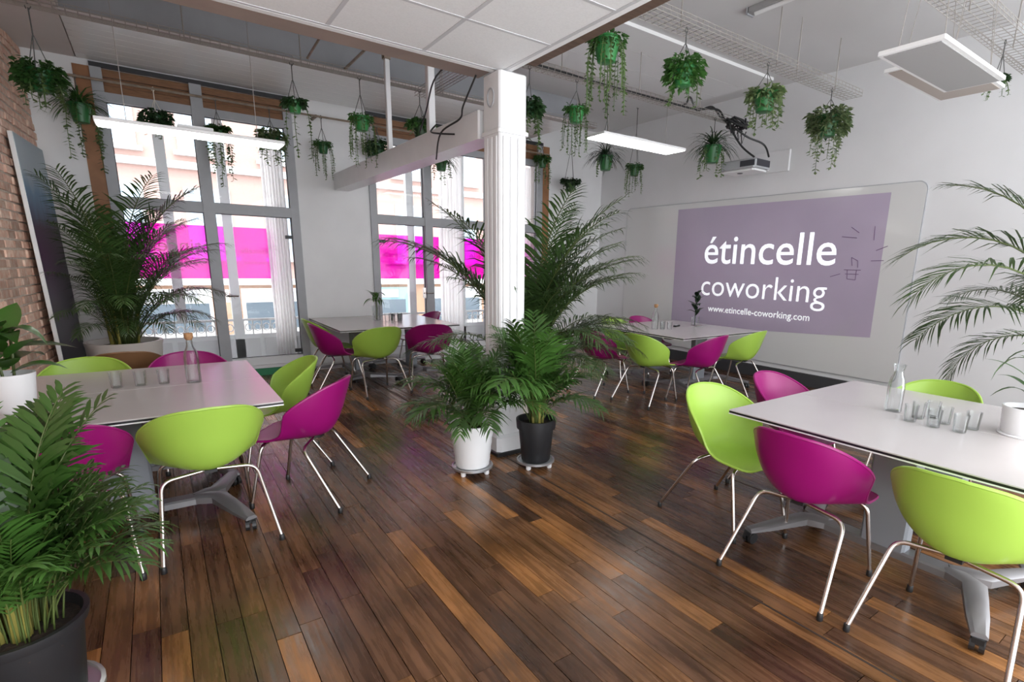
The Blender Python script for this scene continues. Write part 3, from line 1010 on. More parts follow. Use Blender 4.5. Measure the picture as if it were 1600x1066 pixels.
# ------------------------------------------------------------------ tables
TL, TW, TZ = 1.55, .765, .74
def plate(mb, a, b, z0, z1, r=.012):
    mb.bbox(-a, a, -b, b, z0, z1, r)
TOPM = MB(); TOPM.bbox(-TL/2, TL/2, -TW/2+.0006, TW/2-.0006, -.007, 0, .003)
TOPM = TOPM.mesh('table_top', m_top)
EDGM = MB().box(-TL/2+.0012, TL/2-.0012, -TW/2+.0018, TW/2-.0018, -.019, -.007).mesh('edge_band', m_edge)
UNDM = MB().box(-TL/2+.0004, TL/2-.0004, -TW/2+.001, TW/2-.001, -.026, -.019).mesh('under_sheet', m_whitep)
RAILM = MB().box(-.62, .62, -.05, .05, -.066, -.026).mesh('under_rail', m_black)
COLM = MB(); COLM.bbox(-.11, .11, -.045, .045, .12, .675, .012)
COLM = COLM.mesh('column', m_leg)
BARM = MB(); BARM.bbox(-.38, .38, -.05, .05, .082, .125, .014)
BARM = BARM.mesh('foot_beam', m_foot)
def arm_mesh(sx, sy):
    mb = MB()
    P0, P1, P2 = Vector((sx*.30, 0, 0)), Vector((sx*.42, sy*.06, 0)), Vector((sx*.545, sy*.42, 0))
    pts = [P0, P0.lerp(P1, .6), P1, P1.lerp(P2, .3), P1.lerp(P2, .65), P2]
    wd = [.045, .048, .05, .046, .042, .030]
    zt = [.130, .135, .132, .122, .108, .094]
    zb = [.085, .085, .084, .080, .076, .072]
    vs, fs = [], []
    for i, p in enumerate(pts):
        t = (pts[min(i+1, 5)]-pts[max(i-1, 0)]).normalized()
        n = Vector((-t.y, t.x, 0))
        for a, zz in ((1, zb[i]), (1, zt[i]-.012), (.6, zt[i]), (-.6, zt[i]), (-1, zt[i]-.012), (-1, zb[i])):
            q = p+n*wd[i]*a
            vs.append((q.x, q.y, zz))
    for i in range(5):
        for k in range(6):
            j = (k+1) % 6
            fs.append((i*6+k, i*6+j, (i+1)*6+j, (i+1)*6+k))
    fs += [tuple(range(6))[::-1], tuple(30+k for k in range(6))]
    mb.add(vs, fs)
    return mb.mesh('foot_arm', m_foot, True, 35)
ARMM = {(a, b): arm_mesh(a, b) for a in (-1, 1) for b in (-1, 1)}
cm = MB()
for o_ in (-.017, .017):
    n = 14
    vs = []
    for dx in (-.010, .010):
        vs += [(o_+dx, .033*math.cos(2*PI*k/n), .033+.033*math.sin(2*PI*k/n)) for k in range(n)]
    cm.add(vs, [tuple(range(n))[::-1], tuple(range(n, 2*n))]+[(k, (k+1) % n, (k+1) % n+n, k+n) for k in range(n)])
cm.box(-.022, .022, -.012, .03, .045, .072)
CASM = cm.mesh('caster', m_black)
def table(x, y, rz, label, group):
    t = thing('folding_table', label, 'table', (x, y, 0), R(rz), group)
    link('table_top', TOPM, t, (0, 0, TZ))
    link('edge_band', EDGM, t, (0, 0, TZ))
    link('under_sheet', UNDM, t, (0, 0, TZ))
    link('under_rail', RAILM, t, (0, 0, TZ))
    link('column', COLM, t)
    link('foot_beam', BARM, t)
    for (a, b), me in ARMM.items():
        ar = link('foot_arm', me, t)
        link('caster', CASM, ar, (a*.54, b*.40, 0), (0, 0, random.uniform(-.6, .6)))
gt = 'white wheeled tables pushed together in pairs'
table(-.255, 3.705, 0, 'white wheeled table by the brick wall, half nearer the room, under green chair', gt)
table(-.255, 4.472, 0, 'white wheeled table by the brick wall with corked bottle, half nearer the windows', gt)
table(2.045, 7.185, 90, 'white wheeled table before the windows, half beside the curtained first window', gt)
table(2.812, 7.185, 90, 'white wheeled table before the windows carrying the glass vase, half nearer pillar', gt)
table(5.60, 4.385, 0, 'white wheeled table by the projection, half nearer the room', gt)
table(5.60, 5.152, 0, 'white wheeled table by the projection, half nearer the windows', gt)
table(3.005, 1.025, 90, 'white wheeled table half with magenta and green chairs before seven glasses', gt)
table(3.772, 1.025, 90, 'white wheeled table half nearest the whiteboard wall, under the open carafe', gt)

# ------------------------------------------------------------------ tableware
BOT = [(.040, 0), (.043, .004), (.043, .16), (.038, .20), (.022, .235), (.0185, .25), (.0185, .285), (.021, .292)]
def hollow(prof, th):
    inner = [(max(r-th, .001), z) for r, z in prof[::-1]]
    inner[-1] = (inner[-1][0], prof[0][1]+.008)
    return prof+inner
BOTM = MB().lathe(hollow(BOT, .0025), 24).mesh('glass_body', m_tglass, True, 60)
CARM = MB().lathe(hollow([(.042, 0), (.045, .004), (.045, .15), (.040, .19), (.026, .225), (.024, .24), (.032, .275), (.034, .28)], .0025), 24).mesh('glass_body', m_tglass, True, 60)
GLM = MB().lathe(hollow([(.028, 0), (.030, .003), (.035, .095)], .002), 20).mesh('drinking_glass', m_tglass, True, 60)
CORK = MB().lathe([(.0165, 0), (.024, .012), (.026, .02), (.026, .04), (.022, .045)], 16).mesh('cork', m_cork, True, 40)
def bottle(x, y, label, cork=True):
    t = thing('glass_bottle' if cork else 'glass_carafe', label, 'bottle' if cork else 'carafe', (x, y, TZ))
    link('glass_body', BOTM if cork else CARM, t)
    if cork:
        link('cork', CORK, t, (0, 0, .28))
bottle(.13, 4.14, 'clear glass bottle with round cork on the table by brick wall')
bottle(5.20, 4.80, 'clear glass bottle with round cork on the table by projection')
bottle(3.44, 1.25, 'open clear glass carafe on the table beside seven glasses', False)
def glass(x, y, label, group, inv=False):
    tag(link('drinking_glass', GLM, None, (x, y, TZ+(.095 if inv else 0)), (PI if inv else 0, 0, 0)), label, 'glass', group)
for x, y in ((-.27, 4.20), (-.15, 4.19), (-.03, 4.18)):
    glass(x, y, 'clear tumbler in the row of three beside the corked bottle by brick wall', 'three tumblers by the brick wall')
for x, y in ((3.28, 1.10), (3.39, 1.10), (3.27, .985), (3.39, .975), (3.28, .87), (3.40, .85), (3.48, 1.06)):
    glass(x, y, 'clear tumbler in the cluster of seven between carafe and white plant pot', 'seven tumblers on the right table')
for x, y in ((2.47, 7.12), (2.56, 7.22), (2.57, 7.05), (2.66, 7.15), (2.70, 7.28), (2.62, 7.32)):
    glass(x, y, 'clear tumbler in the cluster beside the glass vase before the windows', 'tumblers by the glass vase')
for x, y in ((5.28, 4.74), (5.37, 4.70), (5.37, 4.82)):
    glass(x, y, 'clear tumbler beside the corked bottle on the projection table', 'tumblers on the projection table')
t = thing('remote_control', 'small black remote lying on the table by the projection', 'remote', (5.72, 4.88, TZ), R(20))
MB().bbox(-.075, .075, -.022, .022, 0, .022, .006).build('body', m_black, t)
MB().box(-.05, .03, -.012, .012, .022, .024).build('buttons', m_frame, t)
t = thing('cork_coaster', 'flat grey coaster on the table by the projection, below dark plant', 'coaster', (6.02, 4.74, TZ))
MB().lathe([(.055, 0), (.058, .003), (.058, .008), (.054, .010)], 24).build('disc', m_frame, t, smooth=True)
MB().lathe([(.045, .010), (.045, .011)], 24).build('inlay', m_conduit, t)

# ------------------------------------------------------------------ foliage builders
def frond_mesh(name, L_, th0, th1, bare, n, ll, lw, droop, vee, seed, mats, pw_=1.4, rr=.008, fwd=31):
    rnd = random.Random(seed)
    mb = MB()
    K = 26
    P, T = [Vector((0, 0, 0))], []
    sway = rnd.uniform(-.12, .12)
    for i in range(K+1):
        s = i/K
        th = R(th0+(th1-th0)*s**pw_)
        T.append(Vector((math.sin(th), sway*s, math.cos(th))).normalized())
        if i < K:
            P.append(P[-1]+T[-1]*L_/K)
    mb.mi = 1
    mb.tube(P[::2], [rr*(1-.8*i/(K/2)) for i in range(K//2+1)], 5)
    mb.mi = 0
    for k in range(n):
        s = bare+(1-bare)*(k+.5)/n
        f_ = s*K
        i = min(int(f_), K-1)
        p = P[i].lerp(P[i+1], f_-i)
        t = T[i]
        q = (s-bare)/(1-bare)
        prof = (.55+.45*math.sin(min(q*1.9, 1)*PI/2))*(1-.72*max(0, q-.45)/.55)
        side0 = Vector((0, 1, 0))
        nrm = side0.cross(t)*-1
        if nrm.z < 0 and abs(t.z) < .999: nrm = -nrm
        for sd_ in (-1, 1):
            ln = ll*prof*rnd.uniform(.88, 1.1)
            fa = R(fwd+22*q+rnd.uniform(-6, 6))
            va = R(vee*(1-.5*q)+rnd.uniform(-8, 8))
            d = (side0*sd_*math.cos(fa)*math.cos(va)+t*math.sin(fa)+nrm*math.sin(va)*math.cos(fa)).normalized()
            wv = (t-d*t.dot(d))
            if wv.length < 1e-3: wv = nrm.copy()
            wv.normalize()
            w_ = lw*(.7+.5*prof)*.5
            dr = Vector((0, 0, -1))*droop*ln*rnd.uniform(.6, 1.4)
            b0 = p
            m_1 = p+d*ln*.35+dr*.10
            m_2 = p+d*ln*.70+dr*.42
            tip = p+d*ln+dr
            vs = [b0-wv*w_*.35, b0+wv*w_*.35, m_1-wv*w_, m_1+wv*w_, m_2-wv*w_*.75, m_2+wv*w_*.75, tip]
            mb.add(vs, [(0,1,3,2), (2,3,5,4), (4,5,6)])
    return mb.mesh(name, mats, True, None)
PM = [m_leaf, m_stem]
PMD = [m_leafd, m_stem]
BIG = [frond_mesh('frond', 1.0, a, b, .26, 42, .25, .0085, d, 26, 10+i, PMD, pw, .0065) for i, (a, b, d, pw) in enumerate(((4, 62, .35, 1.6), (10, 92, .45, 1.5), (14, 118, .5, 1.3), (6, 78, .4, 2.0), (20, 130, .5, 1.2)))]
WID = [frond_mesh('frond', 1.0, a, b, .20, 40, .31, .0105, d, 24, 50+i, PMD, pw, .0075) for i, (a, b, d, pw) in enumerate(((18, 150, .4, 1.25), (30, 128, .4, 1.2), (8, 95, .35, 1.5), (40, 165, .45, 1.1)))]
SML = [frond_mesh('frond', 1.0, a, b, .30, 16, .33, .026, d, 24, 30+i, PM, pw, .007) for i, (a, b, d, pw) in enumerate(((3, 50, .3, 1.6), (8, 85, .45, 1.4), (14, 112, .5, 1.3), (22, 128, .45, 1.1), (6, 66, .35, 2.0)))]

def potted_palm(name, label, loc, pot_profile, pot_mat, soil_r, soil_z, fronds, tray_r=None, canes=0, cane_h=.3, cat='plant', base_z=0, fz=0):
    t = thing(name, label, cat, loc, 0, None)
    bz = base_z
    if tray_r:
        tr = MB().lathe([(tray_r*.9, .035), (tray_r, .04), (tray_r, .055), (tray_r*.93, .058), (tray_r*.93, .048)], 28).build('plant_roller', m_silver, t, smooth=True)
        for k in range(4):
            a = k*PI/2+.5
            MB().lathe([(.016, 0), (.02, .008), (.02, .03), (.014, .036)], 10, (tray_r*.8*math.cos(a), tray_r*.8*math.sin(a), 0)).build('roller_wheel', m_white, tr, smooth=True)
        bz = .05
    MB().lathe([(r, z+bz) for r, z in pot_profile], 36).build('pot', pot_mat, t, smooth=True)
    sz = soil_z+bz
    MB().lathe([(soil_r, sz-.03), (soil_r, sz), (soil_r*.6, sz+.008), (.01, sz+.012)], 24).build('soil', m_soil, t, smooth=True)
    rnd = random.Random(label)
    for k in range(canes):
        a, r_ = rnd.uniform(0, 2*PI), soil_r*.45*math.sqrt(rnd.random())
        x0, y0 = r_*math.cos(a), r_*math.sin(a)
        h = cane_h*rnd.uniform(.7, 1.1)
        MB().tube([(x0, y0, sz-.01), (x0*1.15, y0*1.15, sz+h*.5), (x0*1.5, y0*1.5, sz+h)], [.013, .011, .008], 6).build('cane', m_cane, t, smooth=True)
    for (me, az, sc, r_, tilt) in fronds:
        a = R(az)
        o = link('frond', me, t, (r_*math.cos(a), r_*math.sin(a), sz-.01+fz), None, sc)
        o.rotation_euler = (0, R(tilt), a)
    return t
def spread(meshes, n, s0, s1, r_, rnd, az0=0, weights=None, tilt=(-4, 6)):
    out = []
    for k in range(n):
        me = rnd.choices(meshes, weights)[0]
        out.append((me, az0+k*137.5+rnd.uniform(-18, 18), rnd.uniform(s0, s1), r_*rnd.uniform(.3, 1), rnd.uniform(*tilt)))
    return out
def pot_prof(r0, r1, h, lip=.012):
    return [(r0*.92, 0), (r0, .01), (r1-.004, h-.04), (r1, h-.012), (r1, h), (r1-lip, h), (r1-lip-.004, h-.05), (r0*.8, .04)]
rnd = random.Random(3)
# big palm in the cream planter by the first window
potted_palm('potted_palm', 'big palm in a wide cream planter between brick wall and window', (-.34, 7.2, 0),
            [(.20, 0), (.22, .01), (.30, .30), (.325, .60), (.335, .645), (.335, .66), (.305, .66), (.295, .60), (.15, .50)], m_cream, .29, .60,
            [(BIG[0], a, s, .05, t_) for a, s, t_ in ((10, 1.95, 0), (95, 1.6, -6), (-110, 1.9, -2), (-60, 1.95, 0), (-140, 1.8, -8), (-20, 1.9, 0))]
            + [(BIG[3], a, s, .06, 0) for a, s in ((30, 1.6), (-60, 1.65), (-95, 1.6), (-118, 1.5), (-30, 1.6), (0, 1.65))]
            + [(BIG[1], a, s, .08, 0) for a, s in ((0, 1.5), (-18, 1.35), (-35, 1.5), (12, 1.3), (-52, 1.45), (-70, 1.4), (-88, 1.4), (-108, 1.3), (-124, 1.15), (-8, 1.6))]
            + [(BIG[2], a, s, .09, 3) for a, s in ((-8, 1.25), (-28, 1.3), (-48, 1.2), (-66, 1.25), (14, 1.1), (-85, 1.2), (-104, 1.1), (-125, .9))]
            + [(BIG[4], a, s, .09, 5) for a, s in ((-15, 1.0), (-40, 1.0), (-60, .95), (5, .95), (-82, .9), (-112, .8))], canes=12, cane_h=.55)
# palm in white pot by the pillar
potted_palm('potted_palm', 'bushy palm in a ribbed white pot on a silver roller before the pillar', (1.78, 3.40, 0),
            [(.115, 0), (.125, .01)]+[(.125+.032*i/9+(.004 if i % 2 else 0), .02+.29*i/9) for i in range(10)]+[(.162, .325), (.162, .335), (.148, .335), (.144, .29), (.1, .2)], m_white, .142, .295,
            spread(SML, 60, .44, .70, .07, rnd, 0, (3, 3, 3, 2, 3)), tray_r=.155)
# palm in black pot by the pillar
potted_palm('potted_palm', 'palm with yellow stems in a black pot on a silver roller beside the pillar', (2.25, 3.24, 0),
            [(.105, 0), (.112, .01), (.135, .26), (.150, .262), (.155, .325), (.155, .335), (.14, .335), (.136, .27), (.1, .2)], m_blackpot, .134, .29,
            [(f[0], f[1], f[2]*(.78 if math.cos(R(f[1]+36)) > .4 else 1), f[3], f[4]) for f in spread(SML, 44, .64, .94, .05, rnd, 40, (3, 3, 3, 2, 4), (-3, 4))], tray_r=.148, canes=12, cane_h=.42)
# tall palm behind the pillar
potted_palm('potted_palm', 'tall palm in a grey pot growing right behind the pillar', (2.90, 4.40, 0), pot_prof(.13, .18, .33), m_cream, .16, .28,
            [(BIG[0], a, s, .04, 0) for a, s in ((20, 2.2), (140, 2.1), (260, 2.15), (-40, 2.2))]
            + [(BIG[3], a, s, .05, 1) for a, s in ((0, 2.1), (90, 2.0), (200, 2.05), (-70, 2.1), (-20, 2.0))]
            + [(BIG[1], a, s, .05, 0) for a, s in ((-38, 1.75), (-15, 1.7), (-60, 1.7), (15, 1.7), (146, 2.15), (160, 2.1), (135, 1.9), (70, 1.7), (-100, 1.6), (230, 1.6))]
            + [(BIG[3], a, s, .05, 2) for a, s in ((-48, 1.8), (-30, 1.85), (-88, 1.7), (35, 1.8))]
            + [(BIG[2], a, s, .06, 2) for a, s in ((-35, 1.55), (-5, 1.5), (-70, 1.45), (40, 1.5), (185, 1.3), (-55, 1.35), (-25, 1.4), (-48, 1.5), (-90, 1.45))]
            + [(BIG[4], a, s, .06, 4) for a, s in ((-40, 1.3), (-10, 1.2), (-80, 1.2), (-120, 1.1), (-60, 1.1), (20, 1.3), (-25, 1.45), (150, 1.4))]
            + [(BIG[1], a, s, .06, -3) for a, s in ((-28, 1.9), (-50, 1.85), (-75, 1.75), (0, 1.8), (45, 1.75), (110, 1.7), (195, 1.6), (-130, 1.5))], canes=11, cane_h=.8)
# palm in the near black pot
nf = []
for k in range(66):
    az = k*137.5+rnd.uniform(-10, 10)
    fl_ = math.cos(R(az+38))          # > 0: leaning to the open floor side, kept short and upright
    if fl_ > .3:
        me, sc = rnd.choice((SML[0], SML[4], SML[4], SML[1])), rnd.uniform(.42, .60)
    else:
        me, sc = rnd.choice((SML[0], SML[1], SML[4], SML[0])), rnd.uniform(.60, .84)
    nf.append((me, az, sc, .11*rnd.uniform(.3, 1), rnd.uniform(-3, 4)))
nf += [(SML[2], a, .50, .08, 0) for a in (10, 30, 48, 66, -12, -30)]+[(SML[1], a, .56, .08, 0) for a in (0, 20, 40, 60)]+[(SML[0], a, .82, .06, 0) for a in (20, 55)]
potted_palm('potted_palm', 'lush palm in a big black pot next to the half hidden magenta chair', (-.50, 2.27, 0),
            [(.13, 0), (.14, .01), (.165, .27), (.178, .275), (.184, .30), (.184, .31), (.168, .31), (.162, .27), (.1, .2)], m_blackpot, .162, .27,
            nf, tray_r=.19, canes=26, cane_h=.28)
# palm outside the right frame edge, arching in over the wall
potted_palm('potted_palm', 'tall palm arching in front of the white wall beside the whiteboard', (5.58, .88, 0), pot_prof(.17, .23, .42), m_cream, .20, .37,
            [(WID[0], 140, 1.62, .03, 0), (WID[0], 118, 1.75, .03, -12), (WID[1], 150, 1.42, .04, 14), (WID[3], 128, 1.0, .04, 16), (WID[2], 100, 1.75, .03, -4),
             (WID[2], 210, 1.6, .04, 0), (WID[0], 250, 1.4, .04, 0), (WID[1], -60, 1.3, .04, 0), (WID[2], -20, 1.6, .04, 0), (WID[0], 30, 1.4, .04, 0), (WID[1], 70, 1.2, .04, 0)], canes=9, cane_h=.75, fz=.62)

def blade(L_, w_, bend, mats, name='leaf', fold=.25, n=6):
    mb = MB()
    vs, fs = [], []
    for i in range(n+1):
        s = i/n
        ww = w_*math.sin(PI*(.06+.94*s)**.8)*.5 if i < n else 0
        a = R(bend)*s
        xx = L_*s*math.cos(a*.6)
        zz = L_*s*math.sin(R(35)-a)*.8
        vs += [(xx, -ww, zz+ww*fold), (xx, 0, zz), (xx, ww, zz+ww*fold)]
    for i in range(n):
        for k in (0, 1):
            a = i*3+k
            fs.append((a, a+1, a+4, a+3))
    return mb.add(vs, fs).mesh(name, mats, True, None)
RUB = [blade(.23, .12, b, m_rub) for b in (40, 70, 20)]
DRK = [blade(.11, .055, b, m_dleaf) for b in (10, 50)]
DRA = [blade(.24, .028, b, m_rub, n=7) for b in (30, 65, 95)]
def broad_plant(name, label, loc, prof, pm, soil_r, soil_z, leaves, stem_h, stems=1, lm=m_stem):
    t = thing(name, label, 'plant', loc)
    MB().lathe(prof, 32).build('pot', pm, t, smooth=True)
    MB().lathe([(soil_r, soil_z-.02), (soil_r, soil_z), (.01, soil_z+.006)], 20).build('soil', m_soil, t, smooth=True)
    for k in range(stems):
        a = k*2*PI/max(stems, 1)
        r_ = .02 if stems > 1 else 0
        MB().tube([(r_*math.cos(a), r_*math.sin(a), soil_z-.01), (r_*2*math.cos(a), r_*2*math.sin(a), soil_z+stem_h)], .007, 6).build('stem', lm, t, smooth=True)
    for me, az, h, sc, tl in leaves:
        a = R(az)
        o = link('leaf', me, t, (.012*math.cos(a), .012*math.sin(a), soil_z+h), None, sc)
        o.rotation_euler = (0, R(tl), a)
    return t
rnd = random.Random(11)
broad_plant('potted_rubber_plant', 'broad leaved plant in white pot on the table by the brick wall', (-.67, 3.82, TZ), pot_prof(.085, .105, .20), m_white, .09, .17,
            [(RUB[k % 3], k*137.5, .03+.016*k, rnd.uniform(.9, 1.25), rnd.uniform(-35, 20)) for k in range(16)], .26, 2)
broad_plant('potted_dracaena', 'small plant in a low white pot on a saucer at seven glasses table', (3.50, .66, TZ),
            [(.105, 0), (.108, .006), (.092, .012), (.098, .02), (.106, .145), (.106, .15), (.098, .15), (.094, .12), (.06, .07)], m_white, .094, .125,
            [(DRA[k % 3], k*137.5, .06+.016*k, rnd.uniform(.75, 1.05), rnd.uniform(-40, 10)) for k in range(20)], .36)
# plants standing in water
VASE = MB().lathe(hollow([(.050, 0), (.054, .004), (.058, .20)], .003), 24).mesh('glass_vase', m_tglass, True, 60)
DRV = [blade(.20, .05, b, m_rub, n=7) for b in (30, 60, 85)]
t = thing('plant_in_vase', 'leafy cutting standing in a clear glass vase before the windows', 'plant', (2.40, 7.34, TZ))
link('vase', VASE, t)
MB().tube([(0, 0, .01), (.01, 0, .16), (.0, .0, .34)], .008, 6).build('stem', m_stem, t, smooth=True)
for k in range(14):
    o = link('leaf', DRV[k % 3], t, (0, 0, .24+.008*k), None, rnd.uniform(.85, 1.15))
    o.rotation_euler = (0, R(rnd.uniform(-45, 10)), R(k*137.5))
t = thing('plant_in_jar', 'dark leafy plant in a clear jar in front of the projected slide', 'plant', (6.08, 4.86, TZ))
link('jar', VASE, t, None, None, (1.0, 1.0, .62))
MB().tube([(0, 0, .01), (.0, .01, .2), (.0, .0, .42)], .007, 6).build('stem', m_dleaf, t, smooth=True)
for k in range(14):
    o = link('leaf', DRK[k % 2], t, (0, 0, .14+.022*k), None, rnd.uniform(1.1, 1.45))
    o.rotation_euler = (0, R(rnd.uniform(-50, -5)), R(k*137.5))

# ------------------------------------------------------------------ hanging plants
def leafcloud(n, r, zc, zr, sz, rnd, m, droopy=.5):
    mb = MB()
    for k in range(n):
        a = rnd.uniform(0, 2*PI)
        q = math.sqrt(rnd.random())
        el = rnd.uniform(-1, 1)
        p = Vector((r*q*math.cos(a), r*q*math.sin(a), zc+zr*el*math.sqrt(max(0, 1-q*q*.8))))
        d = Vector((math.cos(a)+rnd.uniform(-.6, .6), math.sin(a)+rnd.uniform(-.6, .6), rnd.uniform(-.9, .5))).normalized()
        s_ = d.cross(Vector((rnd.uniform(-1, 1), rnd.uniform(-1, 1), 1))).normalized()
        L_ = sz*rnd.uniform(.7, 1.4)
        mb.add([p, p+d*L_*.5+s_*L_*.28, p+d*L_+Vector((0, 0, -L_*droopy*.4)), p+d*L_*.5-s_*L_*.28], [(0, 1, 2, 3)])
    return mb
def vine_mesh(L_, sz, rnd, m):
    mb = MB()
    p = Vector((0, 0, 0))
    pts = [p.copy()]
    vx = Vector((rnd.uniform(.3, .6), rnd.uniform(-.2, .2), .1))
    n = max(4, int(L_/.03))
    for k in range(n):
        vx = (vx*.72+Vector((rnd.uniform(-.1, .1), rnd.uniform(-.1, .1), -1))*.4).normalized()
        p = p+vx*L_/n
        pts.append(p.copy())
    mb.tube(pts, .003, 4)
    for q in pts[1:]:
        for k in range(2):
            a = rnd.uniform(0, 2*PI)
            d = Vector((math.cos(a), math.sin(a), -.5)).normalized()
            s_ = d.cross(Vector((0, 0, 1))).normalized()
            l = sz*rnd.uniform(.6, 1.2)
            mb.add([q, q+d*l*.5+s_*l*.3, q+d*l, q+d*l*.5-s_*l*.3], [(0, 1, 2, 3)])
    return mb.mesh('vine', m, False)
def spider_mesh(n, L_, rnd, m, wd=.014):
    mb = MB()
    for k in range(n):
        a = rnd.uniform(0, 2*PI)
        l = L_*rnd.uniform(.7, 1.15)
        el = rnd.uniform(.1, 1.2)
        p = Vector((0, 0, 0))
        v = Vector((math.cos(a)*math.cos(el), math.sin(a)*math.cos(el), math.sin(el)))
        s_ = Vector((-math.sin(a), math.cos(a), 0))
        vs = []
        for i in range(6):
            w_ = wd*(1-abs(i-1.5)/5)*.5 if i < 5 else 0
            vs += [p-s_*w_, p+s_*w_]
            p = p+v*l/5
            v = (v+Vector((0, 0, -.42))).normalized()
        mb.add(vs, [(2*i, 2*i+1, 2*i+3, 2*i+2) for i in range(5)])
    return mb
HPOT = {}
def hanging(label, x, y, z, ztop, r, kind, vines=0, vlen=.4, potm=None, leafm=None, cordm=None, seed=0, topr=None, lsz=.05):
    rnd = random.Random(seed)
    t = thing('hanging_plant', label, 'hanging plant', (x, y, z), 0, 'potted plants hung below the ceiling')
    pr_ = r*.66
    h = r*1.2
    if potm is m_hpot2: pr_ *= 1.12
    MB().lathe([(pr_*.62, -h*.55), (pr_*.68, -h*.53), (pr_*.98, h*.38), (pr_*1.05, h*.40), (pr_*1.05, h*.47), (pr_*.95, h*.47), (pr_*.9, h*.33), (pr_*.5, h*.1)], 20).build('pot', potm or m_hpot, t, smooth=True)
    hg = MB()
    hook = ztop-z
    knot = min(hook-.04, h*.47+max(.16, (hook-h*.47)*.55))
    for k in range(3):
        a = k*2*PI/3+.4
        hg.tube([(pr_*1.0*math.cos(a), pr_*1.0*math.sin(a), h*.42), (.004*math.cos(a), .004*math.sin(a), knot)], .0035, 5)
    hg.tube([(0, 0, knot), (0, 0, hook-.01)], .005, 5)
    hg.tube([(0, 0, hook-.03), (.018, 0, hook), (0, 0, hook+.018), (-.018, 0, hook), (-.012, 0, hook-.02)], .004, 5)
    hg.build('hanger', cordm or m_cord, t, smooth=True)
    lm = leafm or m_hleaf
    if kind == 'bush':
        mb = leafcloud(620, r*1.15, h*.22, r*.95, lsz, rnd, lm)
    elif kind == 'spider':
        mb = spider_mesh(120, r*2.5, rnd, lm, .017)
        for i, v in enumerate(mb.v):
            mb.v[i] = (v[0], v[1], v[2]+h*.35)
    else:
        mb = leafcloud(300, r*.98, h*.36, r*.42, lsz*1.05, rnd, lm)
    tag(mb.build('foliage', lm, t), kind='stuff')
    vines = int(vines*1.5)
    for k in range(vines):
        a = k*2*PI/vines+rnd.uniform(-.3, .3)
        me = vine_mesh(vlen*rnd.uniform(.55, 1.1), lsz*1.0, rnd, leafm if leafm is m_hleaf2 else m_vine)
        link('vine', me, t, (pr_*.75*math.cos(a), pr_*.75*math.sin(a), h*.46), (0, 0, a))
    return t
T1, T2, T3, PO = 3.40, 3.40, 3.40, 3.33
hanging('dense rounded green plant hanging next to the brick wall top', -.55, 6.15, 2.88, T3, .13, 'bush', 8, .28, seed=1, lsz=.05)
hanging('wide leafy plant in green pot with long trail by the tan wood reveal', -.43, 7.78, 2.98, PO, .15, 'spider', 5, .60, seed=2, leafm=m_hleaf, lsz=.06)
hanging('dark plant in pale knotted cord hanger before the first window', .22, 7.78, 2.99, PO, .12, 'bush', 3, .22, seed=3, leafm=m_hdark, cordm=m_cordw, lsz=.05)
hanging('small green plant with long silvery trails before the first window mullion', .80, 7.78, 2.97, PO, .10, 'trail', 8, .62, seed=4, lsz=.05)
hanging('pale variegated leafy plant hanging before the first window curtain', 1.36, 7.78, 2.95, PO, .13, 'bush', 7, .35, seed=5, leafm=m_hleaf2, lsz=.055)
hanging('bright green pot with one dark leafy trail above the first window corner', 1.31, 6.15, 3.01, T3, .095, 'trail', 2, .50, seed=6, potm=m_hpot2, leafm=m_hdark, lsz=.045)
hanging('green pot with straight pale trails before the white wall between windows', 1.96, 7.78, 2.96, PO, .11, 'trail', 9, .42, seed=7, lsz=.03)
hanging('green pot with thick pale trail hanging by the end of hung beam', 1.96, 6.15, 2.96, T3, .115, 'trail', 10, .55, seed=8, potm=m_hpot2, lsz=.035)
hanging('small dark round plant seen over the hung beam before second window', 2.68, 7.78, 3.03, PO, .13, 'bush', 0, .2, seed=9, leafm=m_hdark, lsz=.045)
hanging('dark green pot hanging behind the wider beam post', 2.62, 6.15, 3.0, T3, .14, 'trail', 3, .2, seed=10, potm=m_hdark, lsz=.05)
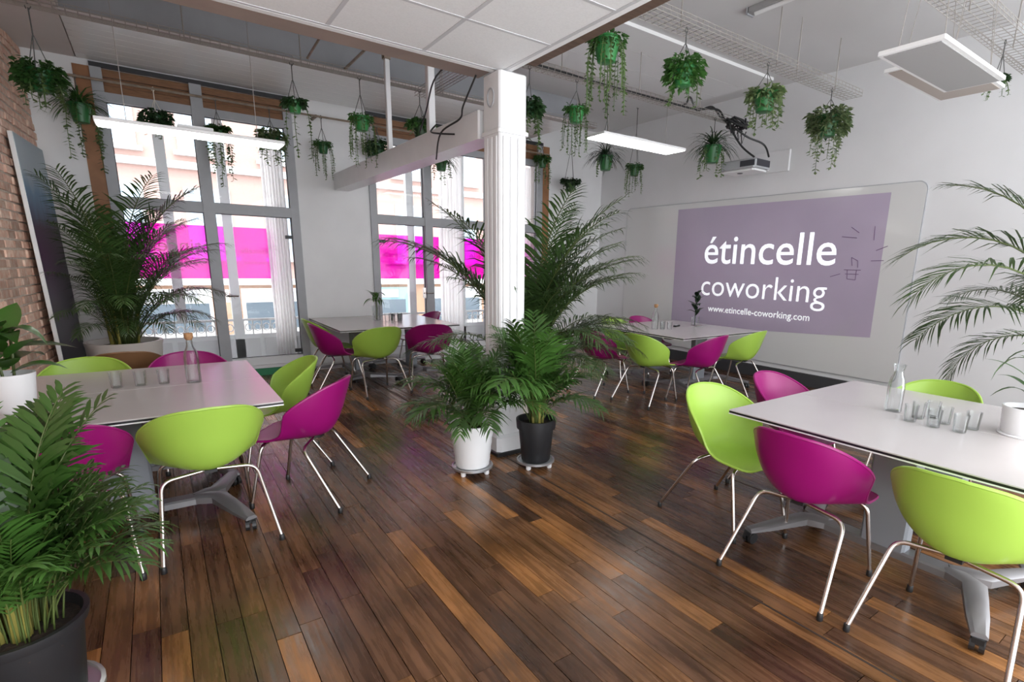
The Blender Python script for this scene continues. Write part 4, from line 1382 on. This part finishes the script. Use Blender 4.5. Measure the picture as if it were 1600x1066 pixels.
hanging('fern with reddish tips hanging below the hung beam beside the pillar', 3.62, 7.78, 2.95, PO, .14, 'spider', 4, .35, seed=11, leafm=m_hdark, lsz=.05)
hanging('dark leafy trailing plant right of the pillar top', 3.16, 4.75, 3.02, T2, .10, 'bush', 7, .40, seed=12, leafm=m_hdark, lsz=.055)
hanging('green pot with spreading trails between pillar and led panel', 3.75, 4.75, 3.07, T2, .12, 'trail', 9, .45, seed=13, potm=m_hpot2, lsz=.035)
hanging('biggest bright green pot with long brownish trails under dropped ceiling edge', 2.83, 3.25, 3.07, T1, .13, 'trail', 14, .48, seed=14, potm=m_hpot2, lsz=.035)
hanging('bushy light green plant with a looping runner under the tray', 3.67, 3.25, 3.07, T1, .125, 'bush', 3, .38, seed=15, potm=m_hpot2, lsz=.05)
hanging('green pot with white edged leaves hanging above the projector', 4.82, 3.25, 3.08, T1, .145, 'trail', 8, .32, seed=16, potm=m_hpot2, leafm=m_hleaf2, lsz=.06)
hanging('plant with two long leafy trails at the free end of the tray', 6.0, 3.25, 3.05, T1, .17, 'bush', 6, .55, seed=17, leafm=m_hleaf2, lsz=.06)
hanging('spiky fern hanging just left of the projector', 6.02, 4.75, 2.98, T2, .17, 'spider', 4, .40, seed=18, leafm=m_hdark, lsz=.06)
hanging('dark spider plant hanging below the near end of the led panel', 5.42, 6.15, 2.98, T3+.5, .16, 'spider', 3, .25, seed=19, leafm=m_dleaf, lsz=.05)
hanging('small plant with pale straight trails under the led panel middle', 6.25, 6.4, 3.0, 3.9, .13, 'trail', 10, .42, seed=20, lsz=.035)
hanging('small green pot hanging before the tan wood reveal of second window', 5.45, 7.78, 3.32-.12, PO+.12, .13, 'trail', 5, .55, seed=21, lsz=.05)
hanging('small dark pot half hidden behind the tall palm crown', 5.92, 7.6, 2.86, 3.9, .15, 'trail', 2, .2, seed=22, potm=m_hdark, leafm=m_hdark, lsz=.05)
hanging('tiny dark plant hanging beside the beige heater panel', 5.85, 1.76, 3.10, 3.40, .06, 'trail', 4, .20, seed=23, potm=m_black, leafm=m_hdark, lsz=.03)
